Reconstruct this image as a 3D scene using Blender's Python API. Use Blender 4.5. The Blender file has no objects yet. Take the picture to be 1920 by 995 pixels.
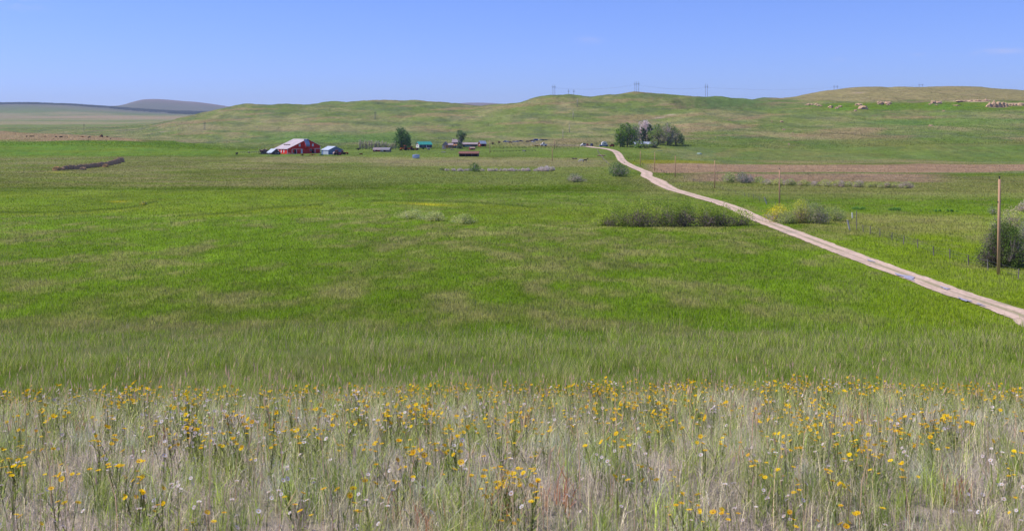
import bpy, bmesh, math, random
import numpy as np
from mathutils import Vector, Matrix
R = math.radians
random.seed(7)
rng = np.random.default_rng(11)
scene = bpy.context.scene
COL = scene.collection

# ------------------------------------------------------------------ camera, sky, sun, exposure
F = 1867.0          # focal length in photo pixels
YH = 250.0          # eye level row in the photo
cam_d = bpy.data.cameras.new('camera')
cam = bpy.data.objects.new('camera', cam_d)
COL.objects.link(cam)
scene.camera = cam
cam.location = (0, 0, 0)
cam.rotation_euler = (R(90), 0, 0)
cam_d.sensor_width = 36
cam_d.lens = 36 * F / 1920
cam_d.shift_y = -(497.5 - YH) / 1920
cam_d.clip_start = 0.1
cam_d.clip_end = 60000
cam_d.dof.use_dof = True
cam_d.dof.focus_distance = 60
cam_d.dof.aperture_fstop = 11

SUN_EL, SUN_AZ = 53.0, -82.0     # azimuth from +Y, clockwise positive (to the right)
w = bpy.data.worlds.new('World')
scene.world = w
w.use_nodes = True
nt = w.node_tree
nt.nodes.clear()
sky = nt.nodes.new('ShaderNodeTexSky')
sky.sky_type = 'NISHITA'
sky.sun_disc = False
sky.sun_elevation = R(SUN_EL)
sky.sun_rotation = R(SUN_AZ)
sky.altitude = 1400
sky.air_density = 1.0
sky.dust_density = 0.6
sky.ozone_density = 2.0
tint = nt.nodes.new('ShaderNodeMix'); tint.data_type = 'RGBA'; tint.blend_type = 'MULTIPLY'
tint.inputs[0].default_value = 1.0
tint.inputs[7].default_value = (.65, .80, 1.46, 1)
# two or three faint wisps of cloud, fixed in the sky by direction
geo = nt.nodes.new('ShaderNodeTexCoord')
def nmath(t, op, a, b=None):
    n = t.nodes.new('ShaderNodeMath'); n.operation = op
    for i, v in enumerate((a, b)):
        if v is None: continue
        if isinstance(v, (int, float)): n.inputs[i].default_value = v
        else: t.links.new(v, n.inputs[i])
    return n.outputs[0]
sep = nt.nodes.new('ShaderNodeSeparateXYZ')
nt.links.new(geo.outputs['Generated'], sep.inputs[0])
mp = nt.nodes.new('ShaderNodeMapping'); mp.inputs['Scale'].default_value = (30, 30, 110)
nt.links.new(geo.outputs['Generated'], mp.inputs[0])
cn = nt.nodes.new('ShaderNodeTexNoise'); cn.inputs['Scale'].default_value = 1.0; cn.inputs['Detail'].default_value = 6
nt.links.new(mp.outputs[0], cn.inputs['Vector'])
acc = None
for px, py, wx, wy, am in ((1105, 75, 24, 6, .5), (1858, 98, 50, 5, .9), (1706, 103, 20, 2.5, .5), (15, 4, 40, 14, .8), (1572, 110, 14, 4, .4)):
    d = Vector(((px - 960) / F, 1, -(py - YH) / F)); L = d.length
    ex = nmath(nt, 'DIVIDE', nmath(nt, 'SUBTRACT', sep.outputs[0], d.x / L), wx / F / L)
    ez = nmath(nt, 'DIVIDE', nmath(nt, 'SUBTRACT', sep.outputs[2], d.z / L), wy / F / L)
    s = nmath(nt, 'ADD', nmath(nt, 'MULTIPLY', ex, ex), nmath(nt, 'MULTIPLY', ez, ez))
    g = nmath(nt, 'MULTIPLY', nmath(nt, 'EXPONENT', nmath(nt, 'MULTIPLY', s, -1.0)), am)
    g = nmath(nt, 'MULTIPLY', g, nmath(nt, 'GREATER_THAN', sep.outputs[1], 0.0))
    acc = g if acc is None else nmath(nt, 'ADD', acc, g)
cr = nmath(nt, 'MULTIPLY', acc, nmath(nt, 'MAXIMUM', nmath(nt, 'MULTIPLY', nmath(nt, 'SUBTRACT', cn.outputs[0], 0.42), 3.0), 0.0))
cr = nmath(nt, 'MINIMUM', cr, 0.8)
cloud = nt.nodes.new('ShaderNodeMix'); cloud.data_type = 'RGBA'
cloud.inputs[7].default_value = (5.6, 5.6, 8.0, 1)
bg = nt.nodes.new('ShaderNodeBackground'); bg.inputs['Strength'].default_value = 0.089
out = nt.nodes.new('ShaderNodeOutputWorld')
nt.links.new(sky.outputs[0], tint.inputs[6])
nt.links.new(tint.outputs[2], cloud.inputs[6])
nt.links.new(cr, cloud.inputs[0])
nt.links.new(cloud.outputs[2], bg.inputs['Color'])
nt.links.new(bg.outputs[0], out.inputs[0])

sl = bpy.data.lights.new('sun', 'SUN')
sl.energy = 3.6; sl.angle = R(0.53); sl.color = (1.0, 0.93, 0.80)
sun = bpy.data.objects.new('sun', sl); COL.objects.link(sun)
sd = Vector((math.sin(R(SUN_AZ)) * math.cos(R(SUN_EL)), math.cos(R(SUN_AZ)) * math.cos(R(SUN_EL)), math.sin(R(SUN_EL))))
sun.rotation_euler = sd.to_track_quat('Z', 'Y').to_euler()
sun.location = sd * 50
vs = scene.view_settings
vs.view_transform = 'Standard'; vs.look = 'None'; vs.gamma = 1; vs.exposure = 0.43
scene.cycles.max_bounces = 5
scene.cycles.diffuse_bounces = 3
scene.cycles.transparent_max_bounces = 6
scene.cycles.volume_bounces = 0

# ------------------------------------------------------------------ numeric helpers
def hsh(ix, iy, s):
    h = (ix.astype(np.int64) * 374761393 + iy.astype(np.int64) * 668265263 + s * 1442695041) & 0xffffffff
    h = ((h ^ (h >> 13)) * 1274126177) & 0xffffffff
    return ((h ^ (h >> 16)) & 0xffff) / 65535.0
def vnoise(x, y, s=0):
    x = np.asarray(x, float); y = np.asarray(y, float)
    ix = np.floor(x); iy = np.floor(y); fx = x - ix; fy = y - iy
    fx = fx * fx * (3 - 2 * fx); fy = fy * fy * (3 - 2 * fy)
    a = hsh(ix, iy, s); b = hsh(ix + 1, iy, s); c = hsh(ix, iy + 1, s); d = hsh(ix + 1, iy + 1, s)
    return (a + (b - a) * fx) * (1 - fy) + (c + (d - c) * fx) * fy
def fbm(x, y, s=0, o=4, g=.5):
    t = 0; a = 1; n = 0
    for i in range(o):
        t = t + a * vnoise(x * 2 ** i + 17.3 * i, y * 2 ** i - 9.1 * i, s + i); n += a; a *= g
    return t / n
def sstep(a, b, x):
    t = np.clip((x - a) / (b - a), 0, 1); return t * t * (3 - 2 * t)
def pchip(xk, yk, x):
    xk = np.asarray(xk, float); yk = np.asarray(yk, float)
    h = np.diff(xk); dl = np.diff(yk) / h
    m = np.zeros_like(yk)
    a = dl[:-1]; b = dl[1:]
    w1 = 2 * h[1:] + h[:-1]; w2 = h[1:] + 2 * h[:-1]
    ok = a * b > 0
    with np.errstate(divide='ignore', invalid='ignore'):
        mm = (w1 + w2) / (w1 / a + w2 / b)
    m[1:-1] = np.where(ok, mm, 0); m[0] = dl[0]; m[-1] = dl[-1]
    x = np.clip(x, xk[0], xk[-1])
    i = np.clip(np.searchsorted(xk, x) - 1, 0, len(xk) - 2)
    t = (x - xk[i]) / h[i]
    return ((1 + 2 * t) * (1 - t) ** 2 * yk[i] + t * (1 - t) ** 2 * h[i] * m[i]
            + t * t * (3 - 2 * t) * yk[i + 1] + t * t * (t - 1) * h[i] * m[i + 1])

# ------------------------------------------------------------------ the lie of the land
NEAR = [(0.3, 1.45), (4, 1.6), (8, 2.3), (12, 3.55), (16, 5.3), (22, 7.2), (30, 8.3), (45, 10.3), (63, 13.3), (80, 15.2)]
LAY = [
 (105, [(0, 529), (1920, 529)]),
 (160, [(0, 439), (1920, 439)]),
 (250, [(0, 380), (1920, 381)]),
 (400, [(0, 334), (900, 338), (1920, 345)]),
 (600, [(0, 308), (600, 307), (1000, 306), (1200, 310), (1400, 315), (1920, 316)]),
 (830, [(-400, 290), (0, 291), (300, 291), (560, 289), (750, 285), (870, 287), (1050, 285), (1130, 279), (1200, 281), (1300, 288), (1400, 294), (1500, 299), (1920, 300)]),
 (1000, [(-400, 262), (0, 262), (150, 263), (300, 270), (450, 278), (600, 277), (750, 276), (900, 274), (1050, 271), (1200, 267), (1350, 266), (1500, 266), (1650, 258), (1800, 252), (1920, 250), (2600, 246)]),
 (1250, [(-400, 242), (0, 246), (100, 250), (200, 255), (300, 264), (400, 271), (500, 268), (600, 263), (750, 262), (900, 262), (1050, 256), (1200, 248), (1350, 240), (1440, 236), (1500, 232), (1600, 225), (1700, 222), (1920, 216), (2600, 210)]),
 (1450, [(-400, 262), (0, 262), (200, 262), (300, 262), (400, 262), (500, 256), (700, 250), (900, 246), (1000, 228), (1100, 216), (1200, 214), (1255, 213), (1300, 204.5), (1350, 202), (1400, 205), (1440, 206), (1470, 203), (1510, 197), (1560, 195), (1650, 193), (1750, 191), (1850, 189), (1920, 190), (2600, 186)]),
 (1520, [(-400, 262), (0, 260), (300, 258), (400, 252), (500, 248), (700, 242), (900, 232), (1000, 212), (1100, 198), (1200, 196), (1260, 199), (1300, 209), (1400, 211), (1460, 207), (1500, 199), (1560, 194), (1920, 191), (2600, 187)]),
 (1600, [(-400, 258), (0, 258), (150, 256), (250, 254), (300, 252), (400, 241), (500, 238), (600, 235), (750, 229), (880, 216), (940, 201), (980, 190), (1010, 184.5), (1060, 179.3), (1130, 175), (1190, 173.2), (1280, 176), (1350, 180), (1400, 184.5), (1440, 190), (1480, 192), (1520, 191), (1600, 188), (1750, 187), (1920, 188), (2600, 184)]),
 (2100, [(-400, 246), (0, 244), (200, 241), (270, 238), (330, 225), (420, 205), (450, 199), (480, 197), (560, 197), (640, 191), (700, 189), (760, 192.5), (860, 198), (940, 198.5), (1000, 198), (1100, 200), (1300, 200), (1400, 197), (1440, 191), (1490, 184), (1540, 174), (1600, 166), (1650, 163), (1700, 164), (1800, 167), (1920, 170), (2600, 178)]),
 (2900, [(-400, 236), (0, 236), (200, 235), (300, 232), (420, 218), (600, 214), (900, 212), (1440, 208), (1600, 190), (1920, 188), (2600, 190)]),
 (4200, [(-400, 226), (0, 227), (200, 228), (400, 226), (700, 220), (1920, 205)]),
 (6000, [(-400, 217), (0, 219), (200, 220), (420, 219), (700, 218), (1920, 206)]),
 (9000, [(-400, 195), (0, 195), (60, 194.5), (120, 196), (200, 201), (260, 206), (320, 210), (400, 212), (440, 213), (600, 216), (1920, 210)]),
 (14000, [(-400, 207), (180, 206), (225, 202.5), (245, 195), (268, 188.8), (300, 189), (330, 191), (370, 194), (420, 201), (450, 206), (600, 212), (800, 202), (850, 197.5), (870, 194.5), (900, 194.5), (930, 195.5), (950, 199), (1000, 207), (1920, 212)]),
 (17000, [(0, 218), (1920, 218)]),
]
PXT = np.arange(-3000, 4901, 4.0)
LT = np.linspace(math.log(0.3), math.log(17000), 900)
def smooth1(a, k):
    ker = np.hanning(k + 2)[1:-1]; ker /= ker.sum()
    return np.convolve(np.pad(a, k // 2, mode='edge'), ker, mode='valid')
lay_y = []
for D, kn in LAY:
    v = np.interp(PXT, [k[0] for k in kn], [k[1] for k in kn])
    lay_y.append(smooth1(v, 9 if D > 1300 else 21))
ZT = np.zeros((len(PXT), len(LT)))
kD = [math.log(d) for d, _ in NEAR] + [math.log(d) for d, _ in LAY]
for i in range(len(PXT)):
    zk = [-h for _, h in NEAR] + [-(lay_y[j][i] - YH) * LAY[j][0] / F for j in range(len(LAY))]
    ZT[i] = pchip(kD, zk, LT)
def height(x, y):
    x = np.asarray(x, float); y = np.asarray(y, float)
    r = np.maximum(np.hypot(x, y), 0.3)
    D = np.maximum(y, r * 0.5)
    u = np.clip(x / D, -1.73, 1.73)
    px = 960 + F * u
    fi = np.clip((px - PXT[0]) / 4.0, 0, len(PXT) - 1.001)
    fj = np.clip((np.log(D) - LT[0]) / (LT[1] - LT[0]), 0, len(LT) - 1.001)
    i = fi.astype(int); j = fj.astype(int); a = fi - i; b = fj - j
    z = (ZT[i, j] * (1 - a) + ZT[i + 1, j] * a) * (1 - b) + (ZT[i, j + 1] * (1 - a) + ZT[i + 1, j + 1] * a) * b
    # the knoll's edge is not quite level, the meadow and hills are gently uneven
    z = z + (u * 0.12 * sstep(5, 12, D) + (fbm(x / 3.5, y / 3.5, 5, 2) - .5) * 0.28 + (fbm(x / 7, y / 14, 6, 2) - .5) * .9 * sstep(6, 13, D)) * (1 - sstep(16, 60, D))
    z = z + (fbm(x / 40, y / 40, 9, 3) - .5) * 0.8 * sstep(60, 150, D) * (1 - sstep(900, 1200, D))
    hill = sstep(850, 1300, D) * (1 - sstep(3000, 5000, D))
    hill = hill * np.where(px < 330, .35, 1)
    g = fbm(x / 160 + y / 900, y / 420, 21, 4)
    z = z + hill * (np.abs(g - .5) * 24 - 3.0) + hill * (np.abs(fbm(x / 75 + y / 500, y / 130, 31, 4) - .5) * 14 - 1.5) + hill * (fbm(x / 22, y / 30, 36, 3) - .5) * 1.6
    z = z + sstep(5000, 9000, D) * (fbm(x / 700, y / 900, 41, 4) - .5) * 16
    return z
def gz(x, y): return float(height(np.array([x]), np.array([y]))[0])
def X(px, D): return (px - 960) / F * D
def pt(px, D):
    x = X(px, D); return Vector((x, D, gz(x, D)))
DS = np.exp(np.linspace(math.log(60), math.log(16000), 6000))
def at(px, py, lo=60, hi=2600):
    """first ground point seen along the ray through this place of the photo"""
    d = DS[(DS >= lo) & (DS <= hi)]
    z = height((px - 960) / F * d, d)
    rows = YH - F * z / d
    k = np.where(rows <= py)[0]
    D = d[k[0]] if len(k) else d[np.argmin(np.abs(rows - py))]
    return pt(px, float(D))

# ------------------------------------------------------------------ ground cover colours (real cover, not light)
def C3(*c): return np.array(c, float)
LUSH = C3(.124, .208, .009); DARKG = C3(.084, .135, .006); YEL = C3(.215, .27, .012); STRAW = C3(.29, .255, .095)
OLIVE = C3(.165, .175, .04); PINK = C3(.36, .235, .14); BROWN = C3(.24, .185, .095); HGREEN = C3(.145, .190, .042); HTAN = C3(.265, .235, .105)
def lerp(a, b, t): return a + (b - a) * np.asarray(t)[..., None]
def gcolor(x, y, z=None):
    x = np.asarray(x, float); y = np.asarray(y, float)
    if z is None: z = height(x, y)
    D = np.maximum(y, np.hypot(x, y) * .5)
    px = 960 + F * np.clip(x / D, -1.73, 1.73); py = YH - F * z / D
    n1 = fbm(x / 5.5, y / 8.5, 51, 5, .6); n2 = fbm(x / 2.6, y / 4, 61, 3); n3 = fbm(x / 42, y / 80, 71, 4)
    n4 = fbm(x / 160, y / 260, 81, 4)
    # meadow
    tan = sstep(.40, .64, n1 * .55 + n2 * .2 + n3 * .25)
    c = lerp(LUSH, DARKG, sstep(.4, .65, n2 * .5 + n3 * .5) * .6)
    c = lerp(c, lerp(OLIVE, STRAW, sstep(.4, .7, n2)), tan * .55)
    c = lerp(c, lerp(YEL, LUSH, n2 * .6), sstep(1400, 1800, px + 260 * (n3 - .5)) * (1 - sstep(140, 260, D)) * .62 * (1 - tan * .6))
    # the far half of the meadow
    far = sstep(200, 330, D)
    m = lerp(lerp(DARKG, LUSH, sstep(.35, .65, n3)), OLIVE, sstep(.42, .66, n1) * .42)
    m = lerp(m, STRAW * .85, sstep(.52, .7, n3 * .6 + n2 * .4) * .38)
    c = lerp(c, m, far)
    # streaky bands (rows of the photo fixed to the ground they show)
    wob = (fbm(x / 60, y / 60, 91, 3) - .5) * 8
    def band(y0, y1, s=2.0, x0=-9999, x1=9999, sx=60):
        yy = py + wob
        return sstep(y0 - s, y0 + s, yy) * (1 - sstep(y1 - s, y1 + s, yy)) * sstep(x0 - sx, x0 + sx, px) * (1 - sstep(x1 - sx, x1 + sx, px))
    n5 = fbm(x / 30, y / 14, 101, 4)
    c = lerp(c, DARKG, band(350, 359, 1.5, -9999, 620, 120) * .45)
    c = lerp(c, DARKG * 1.05, band(368, 382, 2, -9999, 190, 40) * .8)
    c = lerp(c, lerp(LUSH * 1.05, YEL * .7, n5), band(358, 402, 3, -9999, 640, 120) * .75)
    c = lerp(c, lerp(YEL * .62, LUSH, n5), band(384, 418, 4, 860, 1180, 60) * .8)
    c = lerp(c, lerp(YEL * .55, STRAW, n5), band(402, 440, 4, 1560, 1840, 50) * .6)
    c = lerp(c, lerp(BROWN, OLIVE, sstep(.35, .6, n5)), band(294, 352, 3, -9999, 620, 160) * .55)
    c = lerp(c, lerp(OLIVE, HGREEN, n5), band(306, 345, 4, 620, 1150, 90) * .75)
    c = lerp(c, lerp(BROWN, OLIVE, n5), band(330, 372, 5, 1180, 2400, 60) * .55)
    c = lerp(c, LUSH * .85, band(364, 388, 3, 700, 2400, 90) * .35)
    c = lerp(c, LUSH, band(388, 398, 2, 1580, 1850, 30) * .7)
    c = lerp(c, lerp(BROWN * 1.15, HTAN, n5), band(295, 304, 1.5, 470, 1130, 60) * .55)
    c = lerp(c, C3(.135, .19, .035), band(275, 293, 2, 470, 1190, 60) * .65)
    c = lerp(c, lerp(BROWN, HTAN, n5), band(300, 312, 1.5, 700, 1140, 50) * .65)
    c = lerp(c, lerp(C3(.08, .20, .02), YEL * .7, n5), band(264, 292, 2, -9999, 430, 50) * .95)
    c = lerp(c, lerp(PINK, HTAN, n5 * .8), band(246, 264, 1.5, -9999, 300, 70) * (D < 1400) * .95)
    yy = py + wob * .3
    # hills
    hm = np.maximum(sstep(930, 1090, D), (py < 262) * (px < 400) * (D > 1350) * 1.0)
    hm = np.maximum(hm, sstep(1150, 1350, px) * (1 - sstep(304, 309, yy)))
    h = lerp(HGREEN, HTAN, sstep(.41, .68, n3 * .25 + n4 * .2 + .35 * fbm(x / 55 + z / 9, z / 7 + x / 200, 113, 4) + .2 * fbm(x / 15, z / 2.5 + y / 60, 111, 3)))
    h = lerp(h, C3(.105, .17, .03), sstep(.52, .66, fbm(x / 60 - z / 12, z / 9, 121, 4)) * .55)
    h = lerp(h, C3(.105, .135, .06), sstep(.54, .66, fbm(x / 26 + z / 10, z / 4.5 + y / 150, 127, 4)) * .55)
    h = lerp(h, PINK * C3(.85, .85, .8), sstep(.58, .7, fbm(x / 70 - z / 8, z / 5, 129, 4)) * .5)
    c = lerp(c, h, hm * (1 - band(246, 292, 2, -9999, 400, 40) * (D < 1400)))
    c = lerp(c, HTAN, band(236, 244, 2, 330, 760, 60) * .6 * (D > 1100))
    c = lerp(c, C3(.09, .20, .03), band(247, 268, 3, 500, 760, 60) * .55 * (D > 1000))
    c = lerp(c, C3(.09, .155, .045), band(176, 205, 3, 1300, 1440, 40) * .7)
    c = lerp(c, HTAN * C3(1.05, .96, .95), band(160, 188, 2, 1480, 2600, 50) * .75)
    c = lerp(c, lerp(C3(.075, .19, .015), YEL * .7, n5), band(191, 206, 3, 1530, 2600, 40) * (D < 1460) * .95)
    c = lerp(c, C3(.085, .20, .02), band(222, 234, 4, 1640, 2600, 60) * .4)
    c = lerp(c, lerp(C3(.08, .18, .03), YEL * .6, n5), band(262, 303, 5, 1340, 2600, 60) * .62)
    c = lerp(c, lerp(HTAN, BROWN * 1.1, n5), band(258, 275, 2, 950, 1160, 40) * .6)
    # tan fields right of the road
    c = lerp(c, YEL * C3(1.1, .8, .5), band(300, 308, 1.5, 1190, 1330, 30) * .7)
    c = lerp(c, lerp(PINK, PINK * .75, n5), band(308, 324, 1.2, 1215, 2600, 25) * .95)
    c = lerp(c, C3(.10, .18, .03), band(321, 325, .8, 1330, 2600, 60) * .7)
    c = lerp(c, lerp(PINK * C3(.86, .8, .95), BROWN, n5), band(325, 341, 1.2, 1290, 1760, 50) * .9)
    # far plains and mountains
    fp = sstep(2300, 2900, D) * (px < 460)
    pl = lerp(HTAN * .98, HGREEN * 1.0, sstep(.35, .65, fbm(x / 500, y / 900, 131, 4)))
    c = lerp(c, pl, fp)
    c = lerp(c, PINK * 1.0, fp * sstep(216, 219, py) * (1 - sstep(221, 224, py)) * .5)
    c = lerp(c, C3(.12, .13, .10), sstep(6500, 8500, D) * .9)
    c = lerp(c, C3(.19, .145, .12), sstep(10500, 12500, D) * .9)
    # dirt scars
    for ex, ey, rx, ry, am in ((1258, 215.5, 9, 1.3, .8), (1236, 221, 9, 2, .7), (1075, 273, 40, 1.3, .6), (1010, 271.5, 30, 1.2, .5), (306, 247, 8, .8, .6), (1610, 174, 10, 1.2, .6), (1220, 275, 10, 2, .3)):
        c = lerp(c, C3(.42, .32, .25), np.exp(-((px - ex - (py - ey) * -3) / rx) ** 2 - ((py - ey) / ry) ** 2) * am)
    for ex, ey, rx, ry in ((1872, 197, 17, 5), (1835, 189.5, 22, 2), (1810, 189, 26, 1.6), (1757, 190, 9, 3), (1655, 191, 8, 2.6), (1520, 195.5, 16, 1.5), (1905, 196, 16, 3), (1610, 196, 6, 2)):
        c = lerp(c, C3(.46, .33, .23), (np.exp(-((px - ex) / rx) ** 4 - ((py - ey) / ry) ** 4) * (D > 1200) * (D < 1560) * sstep(.3, .5, fbm(x / 5, z / 1.2, 171, 3) + .25)) * .95)
    # marsh flowers
    c = lerp(c, C3(.45, .38, .01), np.exp(-((px - 800) / 38) ** 2 - ((py - 383 - (px - 800) * .05) / 1.8) ** 2) * .9)
    c = lerp(c, C3(.45, .38, .02), np.exp(-((px - 222) / 18) ** 2 - ((py - 378) / 1.6) ** 2) * .6)
    c = lerp(c, C3(.34, .34, .02), np.exp(-((px - 110) / 16) ** 2 - ((py - 323) / 1.3) ** 2) * .7)
    # the ditch winding through the left of the meadow
    for pts in (((0, 399), (110, 398), (230, 391), (268, 384), (290, 378)), ((340, 405), (430, 399), (500, 389), (600, 384)), ((700, 376), (800, 377), (900, 380), (1000, 388))):
        yy2 = np.interp(px, [p[0] for p in pts], [p[1] for p in pts])
        inb = (px > pts[0][0] - 5) * (px < pts[-1][0] + 5) * (D > 150)
        c = lerp(c, DARKG * .7, np.exp(-((py + wob * .15 - yy2) / 1.7) ** 2) * inb * .75)
        c = lerp(c, YEL * .8, np.exp(-((py + wob * .15 - yy2 - 4) / 2.2) ** 2) * inb * .6)
    # tall green growth below the knoll, litter on the knoll
    c = lerp(c, lerp(C3(.15, .23, .025), LUSH, n2), (1 - sstep(45, 80, D)) * .6)
    lit = lerp(C3(.30, .245, .225), C3(.17, .145, .11), n2)
    lit = lerp(lit, C3(.13, .15, .06), sstep(.5, .7, fbm(x / 1.1, y / 1.1, 151, 3)) * .5)
    c = lerp(c, lit, 1 - sstep(14, 22, D))
    return c

# ------------------------------------------------------------------ materials
MATS = {}
def new_mat(name):
    m = bpy.data.materials.new(name); m.use_nodes = True
    b = m.node_tree.nodes['Principled BSDF']
    return m, m.node_tree, b
def mat(name, col, rough=.7, metal=0.0, var=.25, scale=6.0, bump=0.0, spec=.12, col2=None, stretch=None):
    if name in MATS: return MATS[name]
    m, t, b = new_mat(name)
    b.inputs['Roughness'].default_value = rough; b.inputs['Metallic'].default_value = metal
    b.inputs['Specular IOR Level'].default_value = spec
    tc = t.nodes.new('ShaderNodeTexCoord'); n = t.nodes.new('ShaderNodeTexNoise')
    n.inputs['Scale'].default_value = scale; n.inputs['Detail'].default_value = 5
    src = tc.outputs['Object']
    if stretch:
        mpn = t.nodes.new('ShaderNodeMapping'); mpn.inputs['Scale'].default_value = stretch
        t.links.new(src, mpn.inputs[0]); src = mpn.outputs[0]
    t.links.new(src, n.inputs['Vector'])
    r = t.nodes.new('ShaderNodeValToRGB')
    lo = [c * (1 - var) for c in col]; hi = [min(c * (1 + var), 1) for c in (col2 or col)]
    r.color_ramp.elements[0].position = .35; r.color_ramp.elements[1].position = .68
    r.color_ramp.elements[0].color = (*lo, 1); r.color_ramp.elements[1].color = (*hi, 1)
    t.links.new(n.outputs[0], r.inputs[0]); t.links.new(r.outputs[0], b.inputs['Base Color'])
    if bump:
        bp = t.nodes.new('ShaderNodeBump'); bp.inputs['Strength'].default_value = bump
        t.links.new(n.outputs[0], bp.inputs['Height']); t.links.new(bp.outputs[0], b.inputs['Normal'])
    MATS[name] = m
    return m
def leaf_mat(name, upness, transl=.3, gain=1.8):
    """vertex-coloured leaves and blades; soft normals so thin blades shade like a sward"""
    m = bpy.data.materials.new(name); m.use_nodes = True
    t = m.node_tree; t.nodes.clear()
    a = t.nodes.new('ShaderNodeAttribute'); a.attribute_name = 'Col'
    g = t.nodes.new('ShaderNodeNewGeometry')
    v = t.nodes.new('ShaderNodeVectorMath'); v.operation = 'SCALE'; v.inputs['Scale'].default_value = 1 - upness
    t.links.new(g.outputs['Normal'], v.inputs[0])
    ad = t.nodes.new('ShaderNodeVectorMath'); ad.operation = 'ADD'; ad.inputs[1].default_value = (0, 0, upness)
    t.links.new(v.outputs[0], ad.inputs[0])
    nn = t.nodes.new('ShaderNodeVectorMath'); nn.operation = 'NORMALIZE'
    t.links.new(ad.outputs[0], nn.inputs[0])
    d = t.nodes.new('ShaderNodeBsdfDiffuse'); tr = t.nodes.new('ShaderNodeBsdfTranslucent')
    mx = t.nodes.new('ShaderNodeMixShader'); mx.inputs[0].default_value = transl
    gn = t.nodes.new('ShaderNodeVectorMath'); gn.operation = 'SCALE'; gn.inputs['Scale'].default_value = gain   # leaf colours are stored as reflected share, about half of what a blade scatters
    t.links.new(a.outputs['Color'], gn.inputs[0])
    t.links.new(gn.outputs[0], d.inputs[0]); t.links.new(gn.outputs[0], tr.inputs[0])
    t.links.new(nn.outputs[0], d.inputs['Normal'])
    o = t.nodes.new('ShaderNodeOutputMaterial')
    t.links.new(d.outputs[0], mx.inputs[1]); t.links.new(tr.outputs[0], mx.inputs[2]); t.links.new(mx.outputs[0], o.inputs[0])
    return m
M_GRASS = leaf_mat('meadow_grass_blades', .72, .42, 1.75)
M_FORE = leaf_mat('knoll_grass_blades', .5, .48, 2.0)
M_LEAF = leaf_mat('leaves', .38, .45, 2.5)

def ground_material():
    m, t, b = new_mat('grassland')
    b.inputs['Roughness'].default_value = .95; b.inputs['Specular IOR Level'].default_value = .05
    a = t.nodes.new('ShaderNodeAttribute'); a.attribute_name = 'Col'
    g = t.nodes.new('ShaderNodeNewGeometry')
    pm = t.nodes.new('ShaderNodeMapping'); pm.inputs['Scale'].default_value = (1, .45, 3); t.links.new(g.outputs['Position'], pm.inputs[0])
    fac = None
    for sc, amp in ((0.035, .30), (.16, .55), (.7, .6), (4, .5), (18, .5)):
        n = t.nodes.new('ShaderNodeTexNoise'); n.inputs['Scale'].default_value = sc; n.inputs['Detail'].default_value = 4
        t.links.new(pm.outputs[0], n.inputs['Vector'])
        k = nmath(t, 'MULTIPLY', nmath(t, 'SUBTRACT', n.outputs[0], .5), amp * 2)
        fac = k if fac is None else nmath(t, 'ADD', fac, k)
    s = nmath(t, 'ADD', fac, 1.0); s = nmath(t, 'MAXIMUM', s, .45)
    vm = t.nodes.new('ShaderNodeVectorMath'); vm.operation = 'SCALE'
    t.links.new(a.outputs['Color'], vm.inputs[0]); t.links.new(s, vm.inputs['Scale'])
    t.links.new(vm.outputs[0], b.inputs['Base Color'])
    n = t.nodes.new('ShaderNodeTexNoise'); n.inputs['Scale'].default_value = .5; n.inputs['Detail'].default_value = 8
    t.links.new(g.outputs['Position'], n.inputs['Vector'])
    bp = t.nodes.new('ShaderNodeBump'); bp.inputs['Strength'].default_value = .5; bp.inputs['Distance'].default_value = .5
    t.links.new(n.outputs[0], bp.inputs['Height']); t.links.new(bp.outputs[0], b.inputs['Normal'])
    return m

# ------------------------------------------------------------------ object helpers
def tag(o, label=None, cat=None, group=None, kind=None):
    if label: o['label'] = label
    if cat: o['category'] = cat
    if group: o['group'] = group
    if kind: o['kind'] = kind
    return o
def link(o, parent=None):
    COL.objects.link(o)
    if parent is not None: o.parent = parent
    return o
def empty(name, loc=(0, 0, 0), rz=0, label=None, cat=None, group=None):
    o = bpy.data.objects.new(name, None); o.empty_display_size = .3
    link(o); o.location = loc; o.rotation_euler = (0, 0, rz)
    return tag(o, label, cat, group)
def np_mesh(name, V, quads=None, tris=None, col=None, smooth=False, material=None):
    me = bpy.data.meshes.new(name)
    V = np.asarray(V, np.float32); nq = 0 if quads is None else len(quads); ntr = 0 if tris is None else len(tris)
    me.vertices.add(len(V)); me.vertices.foreach_set('co', V.ravel())
    idx = []; st = []
    if nq: idx.append(np.asarray(quads, np.int32).ravel()); st.append(np.arange(nq) * 4)
    if ntr: idx.append(np.asarray(tris, np.int32).ravel()); st.append(nq * 4 + np.arange(ntr) * 3)
    idx = np.concatenate(idx); st = np.concatenate(st).astype(np.int32)
    me.loops.add(len(idx)); me.loops.foreach_set('vertex_index', idx)
    me.polygons.add(nq + ntr); me.polygons.foreach_set('loop_start', st)
    if smooth: me.polygons.foreach_set('use_smooth', np.ones(nq + ntr, bool))
    me.update(calc_edges=True)
    if col is not None:
        ca = me.color_attributes.new('Col', 'FLOAT_COLOR', 'POINT')
        c4 = np.ones((len(V), 4), np.float32); c4[:, :3] = np.clip(col, 0, 1)
        ca.data.foreach_set('color', c4.ravel())
    if material: me.materials.append(material)
    return me
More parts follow.
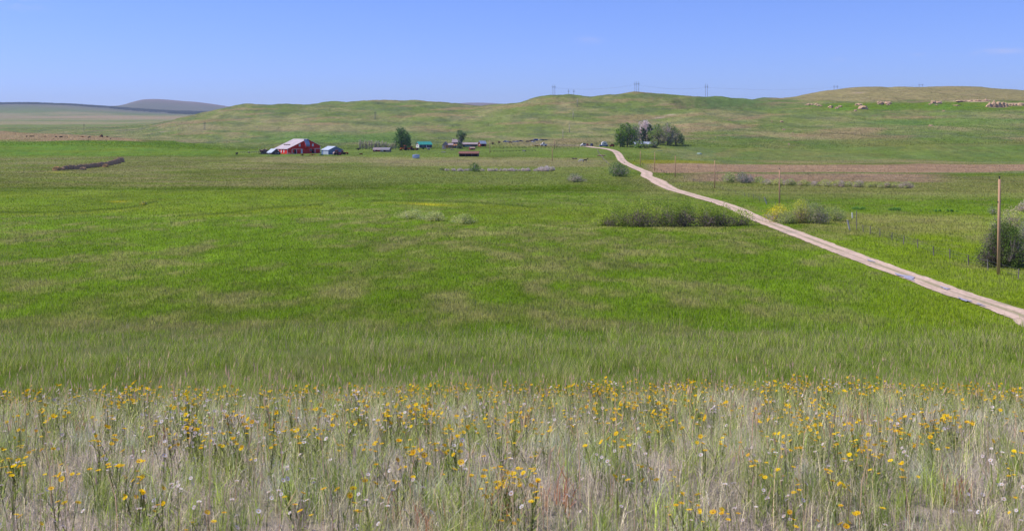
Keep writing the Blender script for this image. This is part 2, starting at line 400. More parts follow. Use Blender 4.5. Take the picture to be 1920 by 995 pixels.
class MB:
    """collects boxes, prisms and tubes into one mesh"""
    def __init__(s): s.b = bmesh.new()
    def box(s, x0, x1, y0, y1, z0, z1, M=None):
        r = bmesh.ops.create_cube(s.b, size=1)
        for v in r['verts']:
            v.co = Vector(((x0 + x1) / 2 + v.co.x * (x1 - x0), (y0 + y1) / 2 + v.co.y * (y1 - y0), (z0 + z1) / 2 + v.co.z * (z1 - z0)))
            if M: v.co = M @ v.co
        return s
    def poly(s, pts):
        s.b.faces.new([s.b.verts.new(p) for p in pts]); return s
    def slab(s, pts, off):
        off = Vector(off)
        a = [s.b.verts.new(p) for p in pts]; c = [s.b.verts.new(Vector(p) + off) for p in pts]
        s.b.faces.new(a); s.b.faces.new(c[::-1]); n = len(a)
        for i in range(n): s.b.faces.new((a[i], c[i], c[(i + 1) % n], a[(i + 1) % n]))
        return s
    def tube(s, pts, rad, n=6):
        pts = [Vector(p) for p in pts]
        if not isinstance(rad, (list, tuple)): rad = [rad] * len(pts)
        rings = []
        for i, p in enumerate(pts):
            d = (pts[min(i + 1, len(pts) - 1)] - pts[max(i - 1, 0)]).normalized()
            up = Vector((0, 0, 1)) if abs(d.z) < .9 else Vector((1, 0, 0))
            a = d.cross(up).normalized(); c = d.cross(a)
            rings.append([s.b.verts.new(p + (a * math.cos(6.2832 * k / n) + c * math.sin(6.2832 * k / n)) * rad[i]) for k in range(n)])
        for i in range(len(rings) - 1):
            for k in range(n): s.b.faces.new((rings[i][k], rings[i][(k + 1) % n], rings[i + 1][(k + 1) % n], rings[i + 1][k]))
        s.b.faces.new(rings[0][::-1]); s.b.faces.new(rings[-1]); return s
    def lathe(s, prof, n=16, c=(0, 0, 0), ax='z'):
        rings = []
        for r, h in prof:
            ring = []
            for k in range(n):
                a, b2 = r * math.cos(6.2832 * k / n), r * math.sin(6.2832 * k / n)
                p = (a, b2, h) if ax == 'z' else ((h, a, b2) if ax == 'x' else (a, h, b2))
                ring.append(s.b.verts.new(Vector(p) + Vector(c)))
            rings.append(ring)
        for i in range(len(rings) - 1):
            for k in range(n): s.b.faces.new((rings[i][k], rings[i][(k + 1) % n], rings[i + 1][(k + 1) % n], rings[i + 1][k]))
        s.b.faces.new(rings[0][::-1]); s.b.faces.new(rings[-1]); return s
    def build(s, name, m, parent=None, loc=None, rz=None, smooth=False):
        bmesh.ops.recalc_face_normals(s.b, faces=s.b.faces)
        me = bpy.data.meshes.new(name); s.b.to_mesh(me); s.b.free()
        if smooth: me.polygons.foreach_set('use_smooth', np.ones(len(me.polygons), bool))
        me.materials.append(m)
        o = bpy.data.objects.new(name, me); link(o, parent)
        if loc is not None: o.location = loc
        if rz is not None: o.rotation_euler = (0, 0, rz)
        return o
def copy_tree(o, parent=None):
    c = o.copy(); link(c, parent)
    for ch in list(o.children): copy_tree(ch, c)
    return c

# ------------------------------------------------------------------ GROUND (one sheet round the camera, out to the horizon)
th = np.concatenate([np.linspace(-180, -62, 50), np.linspace(-60, -33, 70), np.linspace(-32.6, -28.8, 20), np.linspace(-28.7, 28.7, 620),
                     np.linspace(28.8, 32.6, 20), np.linspace(33, 60, 70), np.linspace(62, 180, 50)])[:-1]
th = np.unique(np.round(th, 4)) * math.pi / 180
rr = np.exp(np.concatenate([np.linspace(math.log(.4), math.log(60), 130), np.linspace(math.log(60.9), math.log(1000), 300),
                            np.linspace(math.log(1006), math.log(2400), 190), np.linspace(math.log(2420), math.log(17000), 170)]))
nT, nR = len(th), len(rr)
gx = np.sin(th)[:, None] * rr[None]; gy = np.cos(th)[:, None] * rr[None]
gzz = height(gx, gy)
V = np.stack([gx, gy, gzz], -1).reshape(-1, 3)
V = np.vstack([V, [[0, 0, gz(0, .3)]]])
ii, jj = np.meshgrid(np.arange(nT), np.arange(nR - 1), indexing='ij')
i2 = (ii + 1) % nT
Q = np.stack([ii * nR + jj, ii * nR + jj + 1, i2 * nR + jj + 1, i2 * nR + jj], -1).reshape(-1, 4)
T = np.stack([np.full(nT, nT * nR), np.arange(nT) * nR, ((np.arange(nT) + 1) % nT) * nR], -1)
GC = gcolor(V[:, 0], V[:, 1], V[:, 2])
me = np_mesh('ground', V, Q, T, GC, True, ground_material())
if me.polygons[0].normal.z < 0: me.flip_normals()
ground = link(bpy.data.objects.new('ground', me)); tag(ground, kind='structure')

# ------------------------------------------------------------------ dirt road
ROAD = [(1965, 618, 86, 596), (1920, 594, 0, 0), (1850, 569, 0, 0), (1780, 546, 0, 0), (1720, 523, 0, 0), (1650, 498, 0, 0), (1580, 472, 0, 0), (1520, 449, 0, 0), (1470, 430, 0, 0),
        (1420, 411, 0, 0), (1385, 394, 0, 0), (1340, 378, 0, 0), (1300, 367, 0, 0), (1265, 357, 0, 0), (1243, 347, 0, 0), (1231, 339, 0, 0), (1213, 331, 0, 0), (1212, 324, 0, 0), (1196, 317, 0, 0),
        (1178, 309, 0, 0), (1166, 301, 0, 0), (1160, 291, 0, 0), (1152, 284, 0, 0), (1138, 280, 0, 0), (1118, 277.5, 0, 0), (1098, 275, 0, 0)]
def spline(P, n):
    P = [P[0] * 2 - P[1]] + P + [P[-1] * 2 - P[-2]]; o = []
    for i in range(1, len(P) - 2):
        for k in range(n):
            t = k / n
            o.append(.5 * ((2 * P[i]) + (P[i + 1] - P[i - 1]) * t + (2 * P[i - 1] - 5 * P[i] + 4 * P[i + 1] - P[i + 2]) * t * t + (3 * P[i] - P[i - 1] - 3 * P[i + 1] + P[i + 2]) * t ** 3))
    o.append(P[-2]); return o
rp = [at(a, b, 60) for a, b, _, _ in ROAD]
rp = [rp[0] + (rp[0] - rp[1]) * 3, rp[0] + (rp[0] - rp[1]) * 1.2] + rp
rc = spline([Vector((p.x, p.y, 0)) for p in rp], 40)
from mathutils.bvhtree import BVHTree
near = None
def mesh_z(xs, ys):
    """height of the ground sheet's own facets"""
    t = np.arctan2(xs, ys); r = np.hypot(xs, ys)
    i = np.clip(np.searchsorted(th, t) - 1, 0, nT - 2); j = np.clip(np.searchsorted(rr, r) - 1, 0, nR - 2)
    a = (t - th[i]) / (th[i + 1] - th[i]); b = (r - rr[j]) / (rr[j + 1] - rr[j])
    return (gzz[i, j] * (1 - a) + gzz[i + 1, j] * a) * (1 - b) + (gzz[i, j + 1] * (1 - a) + gzz[i + 1, j + 1] * a) * b
def strip(name, cl, width, lift, m, ncross=10, wob=.26, seed=0):
    n = len(cl); P = np.array([[p.x, p.y] for p in cl])
    t = np.gradient(P, axis=0); t /= np.linalg.norm(t, axis=1)[:, None] + 1e-9
    nr = np.stack([t[:, 1], -t[:, 0]], 1)
    s = np.concatenate([[0], np.cumsum(np.linalg.norm(np.diff(P, axis=0), axis=1))])
    wl = width(s, P) * .5; wr = wl + (fbm(s / 2.6, s * 0 + 3, seed + 1, 4, .7) - .5) * wob * 2; wl = wl + (fbm(s / 2.6, s * 0 + 9, seed + 2, 4, .7) - .5) * wob * 2
    u = np.linspace(0, 1, ncross)
    off = -wl[:, None] * (1 - u) + wr[:, None] * u
    xy = P[:, None] + nr[:, None] * off[..., None]
    x, y = xy[..., 0], xy[..., 1]
    z = mesh_z(x, y) + lift(np.hypot(x, y))
    V = np.stack([x, y, z], -1).reshape(-1, 3)
    i, j = np.meshgrid(np.arange(n - 1), np.arange(ncross - 1), indexing='ij')
    Q = np.stack([i * ncross + j, i * ncross + j + 1, (i + 1) * ncross + j + 1, (i + 1) * ncross + j], -1).reshape(-1, 4)
    # colour across the track: two worn ruts, a grassier middle, ragged dusty edges
    a = np.abs(off) / (wl[:, None] + .01)
    nz = fbm(x / .9, y / 2.5, seed + 7, 3)
    c = lerp(C3(.68, .51, .40), C3(.56, .41, .31), nz)
    c = lerp(c, C3(.36, .29, .20), np.exp(-(off / .33) ** 2) * .7); c = lerp(c, C3(.20, .21, .08), np.exp(-(off / .26) ** 2) * sstep(.42, .6, fbm(x / 4, y / 6, seed + 8, 3)) * .7)
    c = lerp(c, C3(.40, .30, .22), np.exp(-((np.abs(off) - .8) / .16) ** 2) * sstep(.35, .6, fbm(x / 3, y / 12, seed + 18, 3)) * .7)
    c = lerp(c, C3(.25, .24, .12), sstep(.72, 1.0, a) * sstep(.3, .6, nz) * .8)
    c = lerp(c, C3(.30, .26, .20), sstep(.55, .75, fbm(x / 3, y / 9, seed + 4, 3)) * .4)
    me = np_mesh(name, V, Q, None, c.reshape(-1, 3), True, m)
    if me.polygons[0].normal.z < 0: me.flip_normals()
    o = link(bpy.data.objects.new(name, me)); tag(o, kind='structure'); return o
M_ROAD, t_, b_ = new_mat('pale_dirt')
a_ = t_.nodes.new('ShaderNodeAttribute'); a_.attribute_name = 'Col'
n_ = t_.nodes.new('ShaderNodeTexNoise'); n_.inputs['Scale'].default_value = 3; n_.inputs['Detail'].default_value = 8
g_ = t_.nodes.new('ShaderNodeNewGeometry'); t_.links.new(g_.outputs['Position'], n_.inputs['Vector'])
v_ = t_.nodes.new('ShaderNodeVectorMath'); v_.operation = 'SCALE'
t_.links.new(a_.outputs['Color'], v_.inputs[0]); t_.links.new(nmath(t_, 'ADD', n_.outputs[0], .5), v_.inputs['Scale'])
t_.links.new(v_.outputs[0], b_.inputs['Base Color']); b_.inputs['Roughness'].default_value = .95; b_.inputs['Specular IOR Level'].default_value = .1
bp_ = t_.nodes.new('ShaderNodeBump'); bp_.inputs['Strength'].default_value = .5; bp_.inputs['Distance'].default_value = .1
t_.links.new(n_.outputs[0], bp_.inputs['Height']); t_.links.new(bp_.outputs[0], b_.inputs['Normal'])
def rw(s, P):
    D = P[:, 1]
    return np.interp(D, [60, 110, 200, 330, 400, 430, 600, 1000], [3.0, 3.0, 3.6, 4.0, 6.5, 5.5, 5.5, 6.0])
road = strip('road', rc, rw, lambda r: .03 + .0003 * r, M_ROAD)
RC = np.array([[p.x, p.y] for p in rc])
def road_dist(x, y):
    d = np.full(len(x), 1e9)
    R2 = RC[::6]
    for k in range(0, len(x), 20000):
        dd = np.hypot(x[k:k + 20000, None] - R2[None, :, 0], y[k:k + 20000, None] - R2[None, :, 1])
        d[k:k + 20000] = dd.min(1)
    return d
# puddles in the ruts
M_WATER, t_, b_ = new_mat('puddle_water')
b_.inputs['Base Color'].default_value = (.50, .40, .34, 1); b_.inputs['Roughness'].default_value = .2; b_.inputs['Specular IOR Level'].default_value = .6
n_ = t_.nodes.new('ShaderNodeTexNoise'); n_.inputs['Scale'].default_value = 9
bp_ = t_.nodes.new('ShaderNodeBump'); bp_.inputs['Strength'].default_value = .03
t_.links.new(n_.outputs[0], bp_.inputs['Height']); t_.links.new(bp_.outputs[0], b_.inputs['Normal'])
for k, (px, py, L, W, lb) in enumerate(((1699, 521, 4.6, 1.1, 'large pale blue puddle across the dirt road'), (1772, 542, 2.0, .5, 'small puddle in the right rut of the dirt road'),
                                        (1808, 564, 2.2, .5, 'long thin puddle at the left rut of the dirt road'), (1632, 490, 2.4, .4, 'thin puddle on the far stretch of the dirt road'),
                                        (1838, 573, 1.6, .3, 'narrow puddle nearest the right edge of the photo'))):
    c = at(px, py, 60); m = MB(); pts = []
    i = np.argmin(np.hypot(RC[:, 0] - c.x, RC[:, 1] - c.y)); d = RC[min(i + 3, len(RC) - 1)] - RC[i - 3]; a = math.atan2(d[1], d[0])
    zz = 0
    for q in range(28):
        f = q / 28 * 6.2832; w_ = 1 + .35 * math.sin(3 * f + k) + .15 * math.sin(7 * f + 2 * k)
        pts.append((math.cos(f) * L / 2 * w_, math.sin(f) * W / 2 * w_, 0))
    z = max(float(mesh_z(np.array([c.x + math.cos(a) * q]), np.array([c.y + math.sin(a) * q]))[0]) for q in (-L / 2, 0, L / 2))
    m.poly(pts)
    o = m.build('puddle', M_WATER, None, (c.x, c.y, z + .12), a); tag(o, lb, 'puddle', 'puddles on the dirt road')

# ------------------------------------------------------------------ the air
hz = MB().box(-17600, 17600, -17600, 17600, -60, 620)
hm_ = bpy.data.materials.new('hazy_air'); hm_.use_nodes = True; t_ = hm_.node_tree; t_.nodes.clear()
pv = t_.nodes.new('ShaderNodeVolumePrincipled'); pv.inputs['Color'].default_value = (.68, .76, 1.0, 1); pv.inputs['Density'].default_value = 4.2e-5; pv.inputs['Anisotropy'].default_value = 0.1
ho_ = t_.nodes.new('ShaderNodeOutputMaterial'); t_.links.new(pv.outputs[0], ho_.inputs['Volume'])
haze = hz.build('haze', hm_); tag(haze, kind='stuff')
# ------------------------------------------------------------------ GRASS of the meadow (below the knoll, out to the far fields)
def blades(x, y, hgt, wid, col, tipc, lean, nseg=1, seed=1, z=None, curl=.6):
    n = len(x); r = np.random.default_rng(seed)
    if z is None: z = mesh_z(x, y)
    a = r.uniform(0, 6.2832, n); ca, sa = np.cos(a), np.sin(a)
    la = r.uniform(0, 6.2832, n) ; L = lean * hgt
    lx, ly = np.cos(la) * L, np.sin(la) * L
    b = np.stack([x, y, z - .02 * hgt], -1)
    side = np.stack([ca, sa, ca * 0], -1) * (wid * .5)[:, None]
    tip = b + np.stack([lx, ly, hgt], -1)
    if nseg == 1:
        V = np.stack([b - side, b + side, tip], 1).reshape(-1, 3)
        T = np.arange(n * 3).reshape(-1, 3)
        c = np.stack([col, col, tipc], 1).reshape(-1, 3)
        return V, None, T, c
    mid = b + np.stack([lx * (.5 - .5 * curl), ly * (.5 - .5 * curl), hgt * .56], -1)
    V = np.stack([b - side * .8, b + side * .8, mid - side * .75, mid + side * .75, tip], 1).reshape(-1, 3)
    k = np.arange(n)[:, None] * 5
    Q = k + np.array([[0, 1, 3, 2]]); T = k + np.array([[2, 3, 4]])
    mc = col * .6 + tipc * .4
    c = np.stack([col, col, mc, mc, tipc], 1).reshape(-1, 3)
    return V, Q, T, c
def merge(parts):
    Vs, Qs, Ts, Cs = [], [], [], []; o = 0
    for V, Q, T, c in parts:
        Vs.append(V); Cs.append(c)
        if Q is not None: Qs.append(Q + o)
        if T is not None: Ts.append(T + o)
        o += len(V)
    return np.vstack(Vs), (np.vstack(Qs) if Qs else None), (np.vstack(Ts) if Ts else None), np.vstack(Cs)
def scatter(n, D0, D1, p0=-160, p1=2080, seed=1, power=1.0):
    r = np.random.default_rng(seed)
    if power == 1.0: D = 1 / (1 / D1 + r.random(n) * (1 / D0 - 1 / D1))
    else: D = np.sqrt(D0 ** 2 + r.random(n) * (D1 ** 2 - D0 ** 2))
    px = r.uniform(p0, p1, n)
    return (px - 960) / F * D, D, r
# meadow sward
parts = []
x, y, r = scatter(700000, 34, 330, seed=3)
rd = road_dist(x, y)
k = (rd > 1.35 + np.abs(r.normal(0, .5, len(x))) - .25) | ((rd < .25) & (r.random(len(x)) < .35))
x, y, rd = x[k], y[k], rd[k]
n = len(x)
gc = gcolor(x, y)
tuft = fbm(x / 2.2, y / 3.2, 201, 3)
v = np.exp(r.normal(0, .16, n))[:, None]
col = gc * v * (.8 + .4 * tuft)[:, None] * 1.12
seedy = (r.random(n) < .26 + .5 * (sstep(.5, .62, fbm(x / 5.5, y / 8.5, 51, 5, .6))))
tip = np.where(seedy[:, None], lerp(col, C3(.33, .26, .17), np.full(n, .55)), col * 1.22)
hgt = (.16 + .16 * tuft + .14 * r.random(n)) * (1 + .25 * seedy) * np.clip(rd / 5, .25, 1)
wid = np.maximum(.014, y * .00055)
parts.append(blades(x, y, hgt, wid, col, tip, r.uniform(.1, .5, n), 1, 4))
# coarser green growth on the slope below the knoll
x, y, r = scatter(110000, 17, 34, seed=8)
x2, y2, _ = scatter(170000, 32, 85, seed=108)
k = r.random(len(x2)) < 1 - sstep(60, 85, y2); x = np.concatenate([x, x2[k]]); y = np.concatenate([y, y2[k]])
n = len(x); gc = gcolor(x, y); tuft = fbm(x / 1.8, y / 4, 211, 4, .7)
col = lerp(C3(.10, .185, .010), C3(.22, .265, .045), tuft) * np.exp(r.normal(0, .25, n))[:, None]
sd = r.random(n) < .24
col = np.where(sd[:, None], C3(.36, .29, .17) * np.exp(r.normal(0, .2, n))[:, None], col)
hgt = (.30 + .5 * sstep(.35, .7, tuft) * (.4 + 1.2 * fbm(x / 5, y / 9, 251, 3))) * r.uniform(.7, 1.25, n) * np.where(sd, 1.2, 1)
wid = np.maximum(.010, y * .0005) * np.where(sd, .6, 1)
parts.append(blades(x, y, hgt, wid, col, col * 1.3, r.uniform(.1, .45, n), 2, 9))
# far meadow and lower fields
x, y, r = scatter(200000, 320, 1050, seed=12)
rd = road_dist(x, y); k = rd > 4; x, y = x[k], y[k]
n = len(x); gc = gcolor(x, y)
col = gc * np.exp(r.normal(0, .10, n))[:, None] * 1.12
parts.append(blades(x, y, r.uniform(.12, .34, n), y * .0008, col, col * 1.1, r.uniform(.1, .5, n), 1, 13))
# coarse tussocks and low scrub over the hills
x, y, r = scatter(260000, 930, 2450, seed=17); n = len(x); gc = gcolor(x, y)
dk = (r.random(n) < .10) & ((y > 1320) | (x > -250)) & (fbm(x / 60, y / 90, 241, 3) > .47)
col = np.where(dk[:, None], C3(.055, .085, .035), gc * np.exp(r.normal(.06, .16, n))[:, None])
parts.append(blades(x, y, r.uniform(.25, .7, n) * np.where(dk, 1.5, 1), y * .0007, col, col * 1.1, r.uniform(.1, .7, n), 1, 18))
V, Q, T, c = merge(parts)
o = link(bpy.data.objects.new('meadow_grass', np_mesh('meadow_grass', V, Q, T, c, False, M_GRASS)))
tag(o, 'green and straw coloured grass covering the meadow and fields', 'grass', kind='stuff')

# ------------------------------------------------------------------ GRASS of the knoll at our feet
parts = []
CL = np.random.default_rng(5)
def clumpy(n, D0, D1, nc, spread, seed, p0=-120, p1=2040):
    r = np.random.default_rng(seed)
    D = np.sqrt(D0 ** 2 + r.random(nc) * (D1 ** 2 - D0 ** 2)); px = r.uniform(p0, p1, nc)
    cx = (px - 960) / F * D
    w = r.random(nc) ** 2 + .15; w /= w.sum()
    i = r.choice(nc, n, p=w)
    s = spread * (.5 + r.random(nc))[i]
    return cx[i] + r.normal(0, 1, n) * s, D[i] + r.normal(0, 1, n) * s, i, r
def kind(n, D0, D1, cl, h, wd, ca, cb, tipc, lean, seed, spread=.05, tm=.5, vv=.2):
    if cl: x, y, i, r = clumpy(n, D0, D1, cl, spread, seed)
    else:
        x, y, r = scatter(n, D0, D1, -120, 2040, seed, 2); i = np.arange(n)
    k = y > 2.6; x, y, i = x[k], y[k], i[k]; n = len(x)
    rc_ = np.random.default_rng(seed + 50); t = rc_.random(i.max() + 1)[i]
    col = lerp(C3(*ca), C3(*cb), t) * np.exp(r.normal(0, vv, n))[:, None]
    hh = r.uniform(h[0], h[1], n) * (.75 + .5 * fbm(x / 1.2, y / 1.2, 221, 2))
    ww = np.maximum(wd, y * .00035) * r.uniform(.7, 1.3, n)
    parts.append(blades(x, y, hh, ww, col, lerp(col, C3(*tipc), np.full(n, tm)), r.uniform(lean[0], lean[1], n), 2, seed + 1, z=height(x, y)))
LG, DG, TN, GR, SV = (.24, .31, .035), (.07, .12, .014), (.46, .40, .24), (.27, .215, .17), (.40, .41, .29)
for D0, D1 in ((2.6, 6), (6, 11), (11, 19)):
    a = (D1 * D1 - D0 * D0) / 2 * 1.16; sd0 = int(D0)
    q = {2.6: 1.0, 6: .62, 11: .30}[D0]
    kind(int(a * 1000 * q), D0, D1, int(a * 26), (.06, .21), .0023, LG, DG, TN, (.05, .85), 31 + sd0, .035, .3, .42)
    kind(int(a * 520 * q), D0, D1, int(a * 40), (.07, .24), .0019, TN, (.30, .28, .13), (.52, .44, .34), (.05, .9), 41 + sd0, .12, .5, .42)
    kind(int(a * (3400 if D0 < 3 else 1900) * q), D0, D1, int(a * 90), (.015, .08), .0028, GR, (.28, .24, .20), (.52, .45, .42), (.4, 1.6), 51 + sd0, .09, .5, .5)
    kind(int(a * 230 * q), D0, D1, int(a * 7), (.05, .13), .0032, SV, (.25, .29, .17), (.46, .47, .38), (.1, .9), 61 + sd0, .06, .5, .25)
    kind(int(a * 16 * q), D0, D1, 0, (.22, .42), .004, (.38, .22, .14), (.30, .24, .12), (.45, .32, .22), (.02, .3), 71 + sd0)
    kind(int(a * 8 * q), D0, D1, int(a * .5 + 2), (.08, .18), .005, (.36, .11, .05), (.28, .13, .07), (.4, .18, .1), (.1, .6), 81 + sd0, .035)
V, Q, T, c = merge(parts)
o = link(bpy.data.objects.new('prairie_grass', np_mesh('prairie_grass', V, Q, T, c, False, M_FORE)))
tag(o, 'mixed green, dry and silvery grass of the foreground knoll', 'grass', kind='stuff')
# nodding seed heads on fine stalks, along the knoll and its edge
r = np.random.default_rng(91)
n = 5200
D = np.sqrt(3.2 ** 2 + r.random(n) * (22 ** 2 - 3.2 ** 2)); D[:1500] = r.uniform(11, 20, 1500)
x = (r.uniform(-100, 2020, n) - 960) / F * D; z = height(x, D)
hh = r.uniform(.20, .46, n) * (.7 + .6 * fbm(x / 1.5, D / 1.5, 231, 2)); lx = r.normal(0, .07, n); ly = r.normal(0, .07, n)
a = r.uniform(0, 6.28, n); w = np.maximum(.0011, D * .00016)
cs = lerp(C3(.37, .30, .17), C3(.22, .25, .09), r.random(n)); ch = lerp(C3(.46, .36, .20), C3(.36, .27, .18), r.random(n))
B = np.stack([x, D, z], -1); Tp = B + np.stack([lx, ly, hh], -1); sd_ = np.stack([np.cos(a), np.sin(a), 0 * a], -1)
S1 = np.stack([B - sd_ * w[:, None], B + sd_ * w[:, None], Tp + sd_ * w[:, None] * .7, Tp - sd_ * w[:, None] * .7], 1).reshape(-1, 3)
hl = r.uniform(.03, .07, n)[:, None]; hw = r.uniform(.002, .005, n)[:, None] + D[:, None] * .00015
ax = np.stack([lx, ly, hh], -1); ax /= np.linalg.norm(ax, axis=1)[:, None]
V2 = [S1]; C2 = [np.repeat(cs, 4, 0)]
for q in range(2):
    s2 = np.stack([np.cos(a + q * 1.57), np.sin(a + q * 1.57), 0 * a], -1)
    V2.append(np.stack([Tp - ax * hl * .4, Tp + ax * hl * .2 + s2 * hw, Tp + ax * hl * .9, Tp + ax * hl * .2 - s2 * hw], 1).reshape(-1, 3)); C2.append(np.repeat(ch, 4, 0))
V2 = np.vstack(V2); o = link(bpy.data.objects.new('seed_stalks', np_mesh('seed_stalks', V2, np.arange(len(V2)).reshape(-1, 4), None, np.vstack(C2), False, M_FORE)))
tag(o, 'fine straw grass stalks with seed heads rising over the knoll', 'grass', kind='stuff')

# ------------------------------------------------------------------ WILDFLOWERS
def flat_mat(name, col, rough=.6, tr=.25, up=None):
    m = bpy.data.materials.new(name); m.use_nodes = True; t = m.node_tree; t.nodes.clear()
    oi = t.nodes.new('ShaderNodeNewGeometry'); n = t.nodes.new('ShaderNodeTexNoise'); n.inputs['Scale'].default_value = 30
    t.links.new(oi.outputs['Position'], n.inputs['Vector'])
    rp_ = t.nodes.new('ShaderNodeValToRGB'); rp_.color_ramp.elements[0].position = .35; rp_.color_ramp.elements[1].position = .65
    rp_.color_ramp.elements[0].color = (*[c * .72 for c in col[0]], 1); rp_.color_ramp.elements[1].color = (*col[1], 1)
    t.links.new(n.outputs[0], rp_.inputs[0])
    d = t.nodes.new('ShaderNodeBsdfDiffuse'); e = t.nodes.new('ShaderNodeBsdfTranslucent'); mx = t.nodes.new('ShaderNodeMixShader'); mx.inputs[0].default_value = tr
    t.links.new(rp_.outputs[0], d.inputs[0]); t.links.new(rp_.outputs[0], e.inputs[0])
    if up:
        cv = t.nodes.new('ShaderNodeCombineXYZ'); cv.inputs[0].default_value = -.25; cv.inputs[2].default_value = 1; t.links.new(cv.outputs[0], d.inputs['Normal'])
    o = t.nodes.new('ShaderNodeOutputMaterial'); t.links.new(d.outputs[0], mx.inputs[1]); t.links.new(e.outputs[0], mx.inputs[2]); t.links.new(mx.outputs[0], o.inputs[0])
    return m
M_YEL = flat_mat('yellow_petals', ((1.0, .50, .004), (1.0, .74, .012)))
M_WHT = flat_mat('white_petals', ((.80, .68, .66), (.92, .86, .86)))
M_BLU = flat_mat('blue_petals', ((.16, .22, .75), (.25, .32, .85)))
M_DISC = flat_mat('flower_disc', ((.55, .22, .01), (.7, .33, .02)), tr=0)
M_STEM = flat_mat('flower_stem', ((.26, .34, .09), (.38, .42, .14)), tr=.35, up=True)
def head_geo(b, c, rad, tilt, az, npet, cup):
    """a ring of separate petals round a small raised disc"""
    Mx = Matrix.Translation(c) @ Matrix.Rotation(az, 4, 'Z') @ Matrix.Rotation(tilt, 4, 'X')
    for k in range(npet):
        a = 6.2832 * k / npet; w = 3.1416 / npet * .85
        p = [(.25 * rad, a - w * .6, 0), (.25 * rad, a + w * .6, 0), (rad * .85, a + w, cup * rad * .8), (rad, a, cup * rad), (rad * .85, a - w, cup * rad * .8)]
        f = b.faces.new([b.verts.new(Mx @ Vector((q * math.cos(t), q * math.sin(t), h))) for q, t, h in p]); f.material_index = 0
    ring = [b.verts.new(Mx @ Vector((.3 * rad * math.cos(k * 1.0472), .3 * rad * math.sin(k * 1.0472), .02 * rad))) for k in range(6)]
    top = b.verts.new(Mx @ Vector((0, 0, .22 * rad)))
    for k in range(6): b.faces.new((ring[k], ring[(k + 1) % 6], top)).material_index = 1
def to_mesh(b, name, mats):
    me = bpy.data.meshes.new(name); b.to_mesh(me); b.free()
    for m in mats: me.materials.append(m)
    return me
def flower_parts(kd, seed):
    """returns stem mesh, one head mesh and the head positions"""
    q = random.Random(seed); nh = {'y': q.choice([1, 3, 5, 7, 10]), 'w': q.choice([1, 2, 3, 5]), 'b': 2}[kd]
    H = {'y': .205, 'w': .18, 'b': .5}[kd]; sp = {'y': .036, 'w': .04, 'b': .02}[kd]
    hs = []
    for k in range(nh):
        hs.append((Vector((q.gauss(0, sp), q.gauss(0, sp), H * q.uniform(.8, 1.12))), q.uniform(.0, .9), q.uniform(0, 6.28), q.uniform(.85, 1.2)))
    sb = MB()
    for p, *_ in hs:
        sb.tube([Vector((p.x * .1, p.y * .1, -.02)), Vector((p.x * .45, p.y * .45, p.z * .55)), p - Vector((0, 0, .001))], [.0014, .0012, .0009], 4)
        for s in (.25, .45):
            c = Vector((p.x * s, p.y * s, p.z * s)); a = q.uniform(0, 6.28); d = Vector((math.cos(a), math.sin(a), .9)) * .035; e = Vector((-math.sin(a), math.cos(a), 0)) * .004
            sb.poly([c, c + d * .5 + e, c + d, c + d * .5 - e])
    me = bpy.data.meshes.new('stem'); sb.b.to_mesh(me); sb.b.free(); me.materials.append(M_STEM)
    b = bmesh.new(); head_geo(b, Vector((0, 0, 0)), {'y': .0102, 'w': .0082, 'b': .012}[kd], 0, 0, {'y': 9, 'w': 11, 'b': 5}[kd], .18)
    hm = to_mesh(b, 'blossom', [{'y': M_YEL, 'w': M_WHT, 'b': M_BLU}[kd], M_DISC])
    return me, hm, hs
def whole_mesh(kd, parts_):
    me, hm, hs = parts_; b = bmesh.new(); b.from_mesh(me)
    for f in b.faces: f.material_index = 2
    for p, ti, az, sc in hs:
        n0 = len(b.verts); f0 = len(b.faces); b.from_mesh(hm); b.verts.ensure_lookup_table(); b.faces.ensure_lookup_table()
        Mx = Matrix.Translation(p) @ Matrix.Rotation(az, 4, 'Z') @ Matrix.Rotation(ti, 4, 'X') @ Matrix.Scale(sc, 4)
        for v in b.verts[n0:]: v.co = Mx @ v.co
    return to_mesh(b, 'flower', [{'y': M_YEL, 'w': M_WHT, 'b': M_BLU}[kd], M_DISC, M_STEM])
FP = {kd: [flower_parts(kd, 100 + i * 7 + ord(kd)) for i in range(6)] for kd in 'yw'}
FW = {kd: [whole_mesh(kd, p) for p in FP[kd]] for kd in 'yw'}
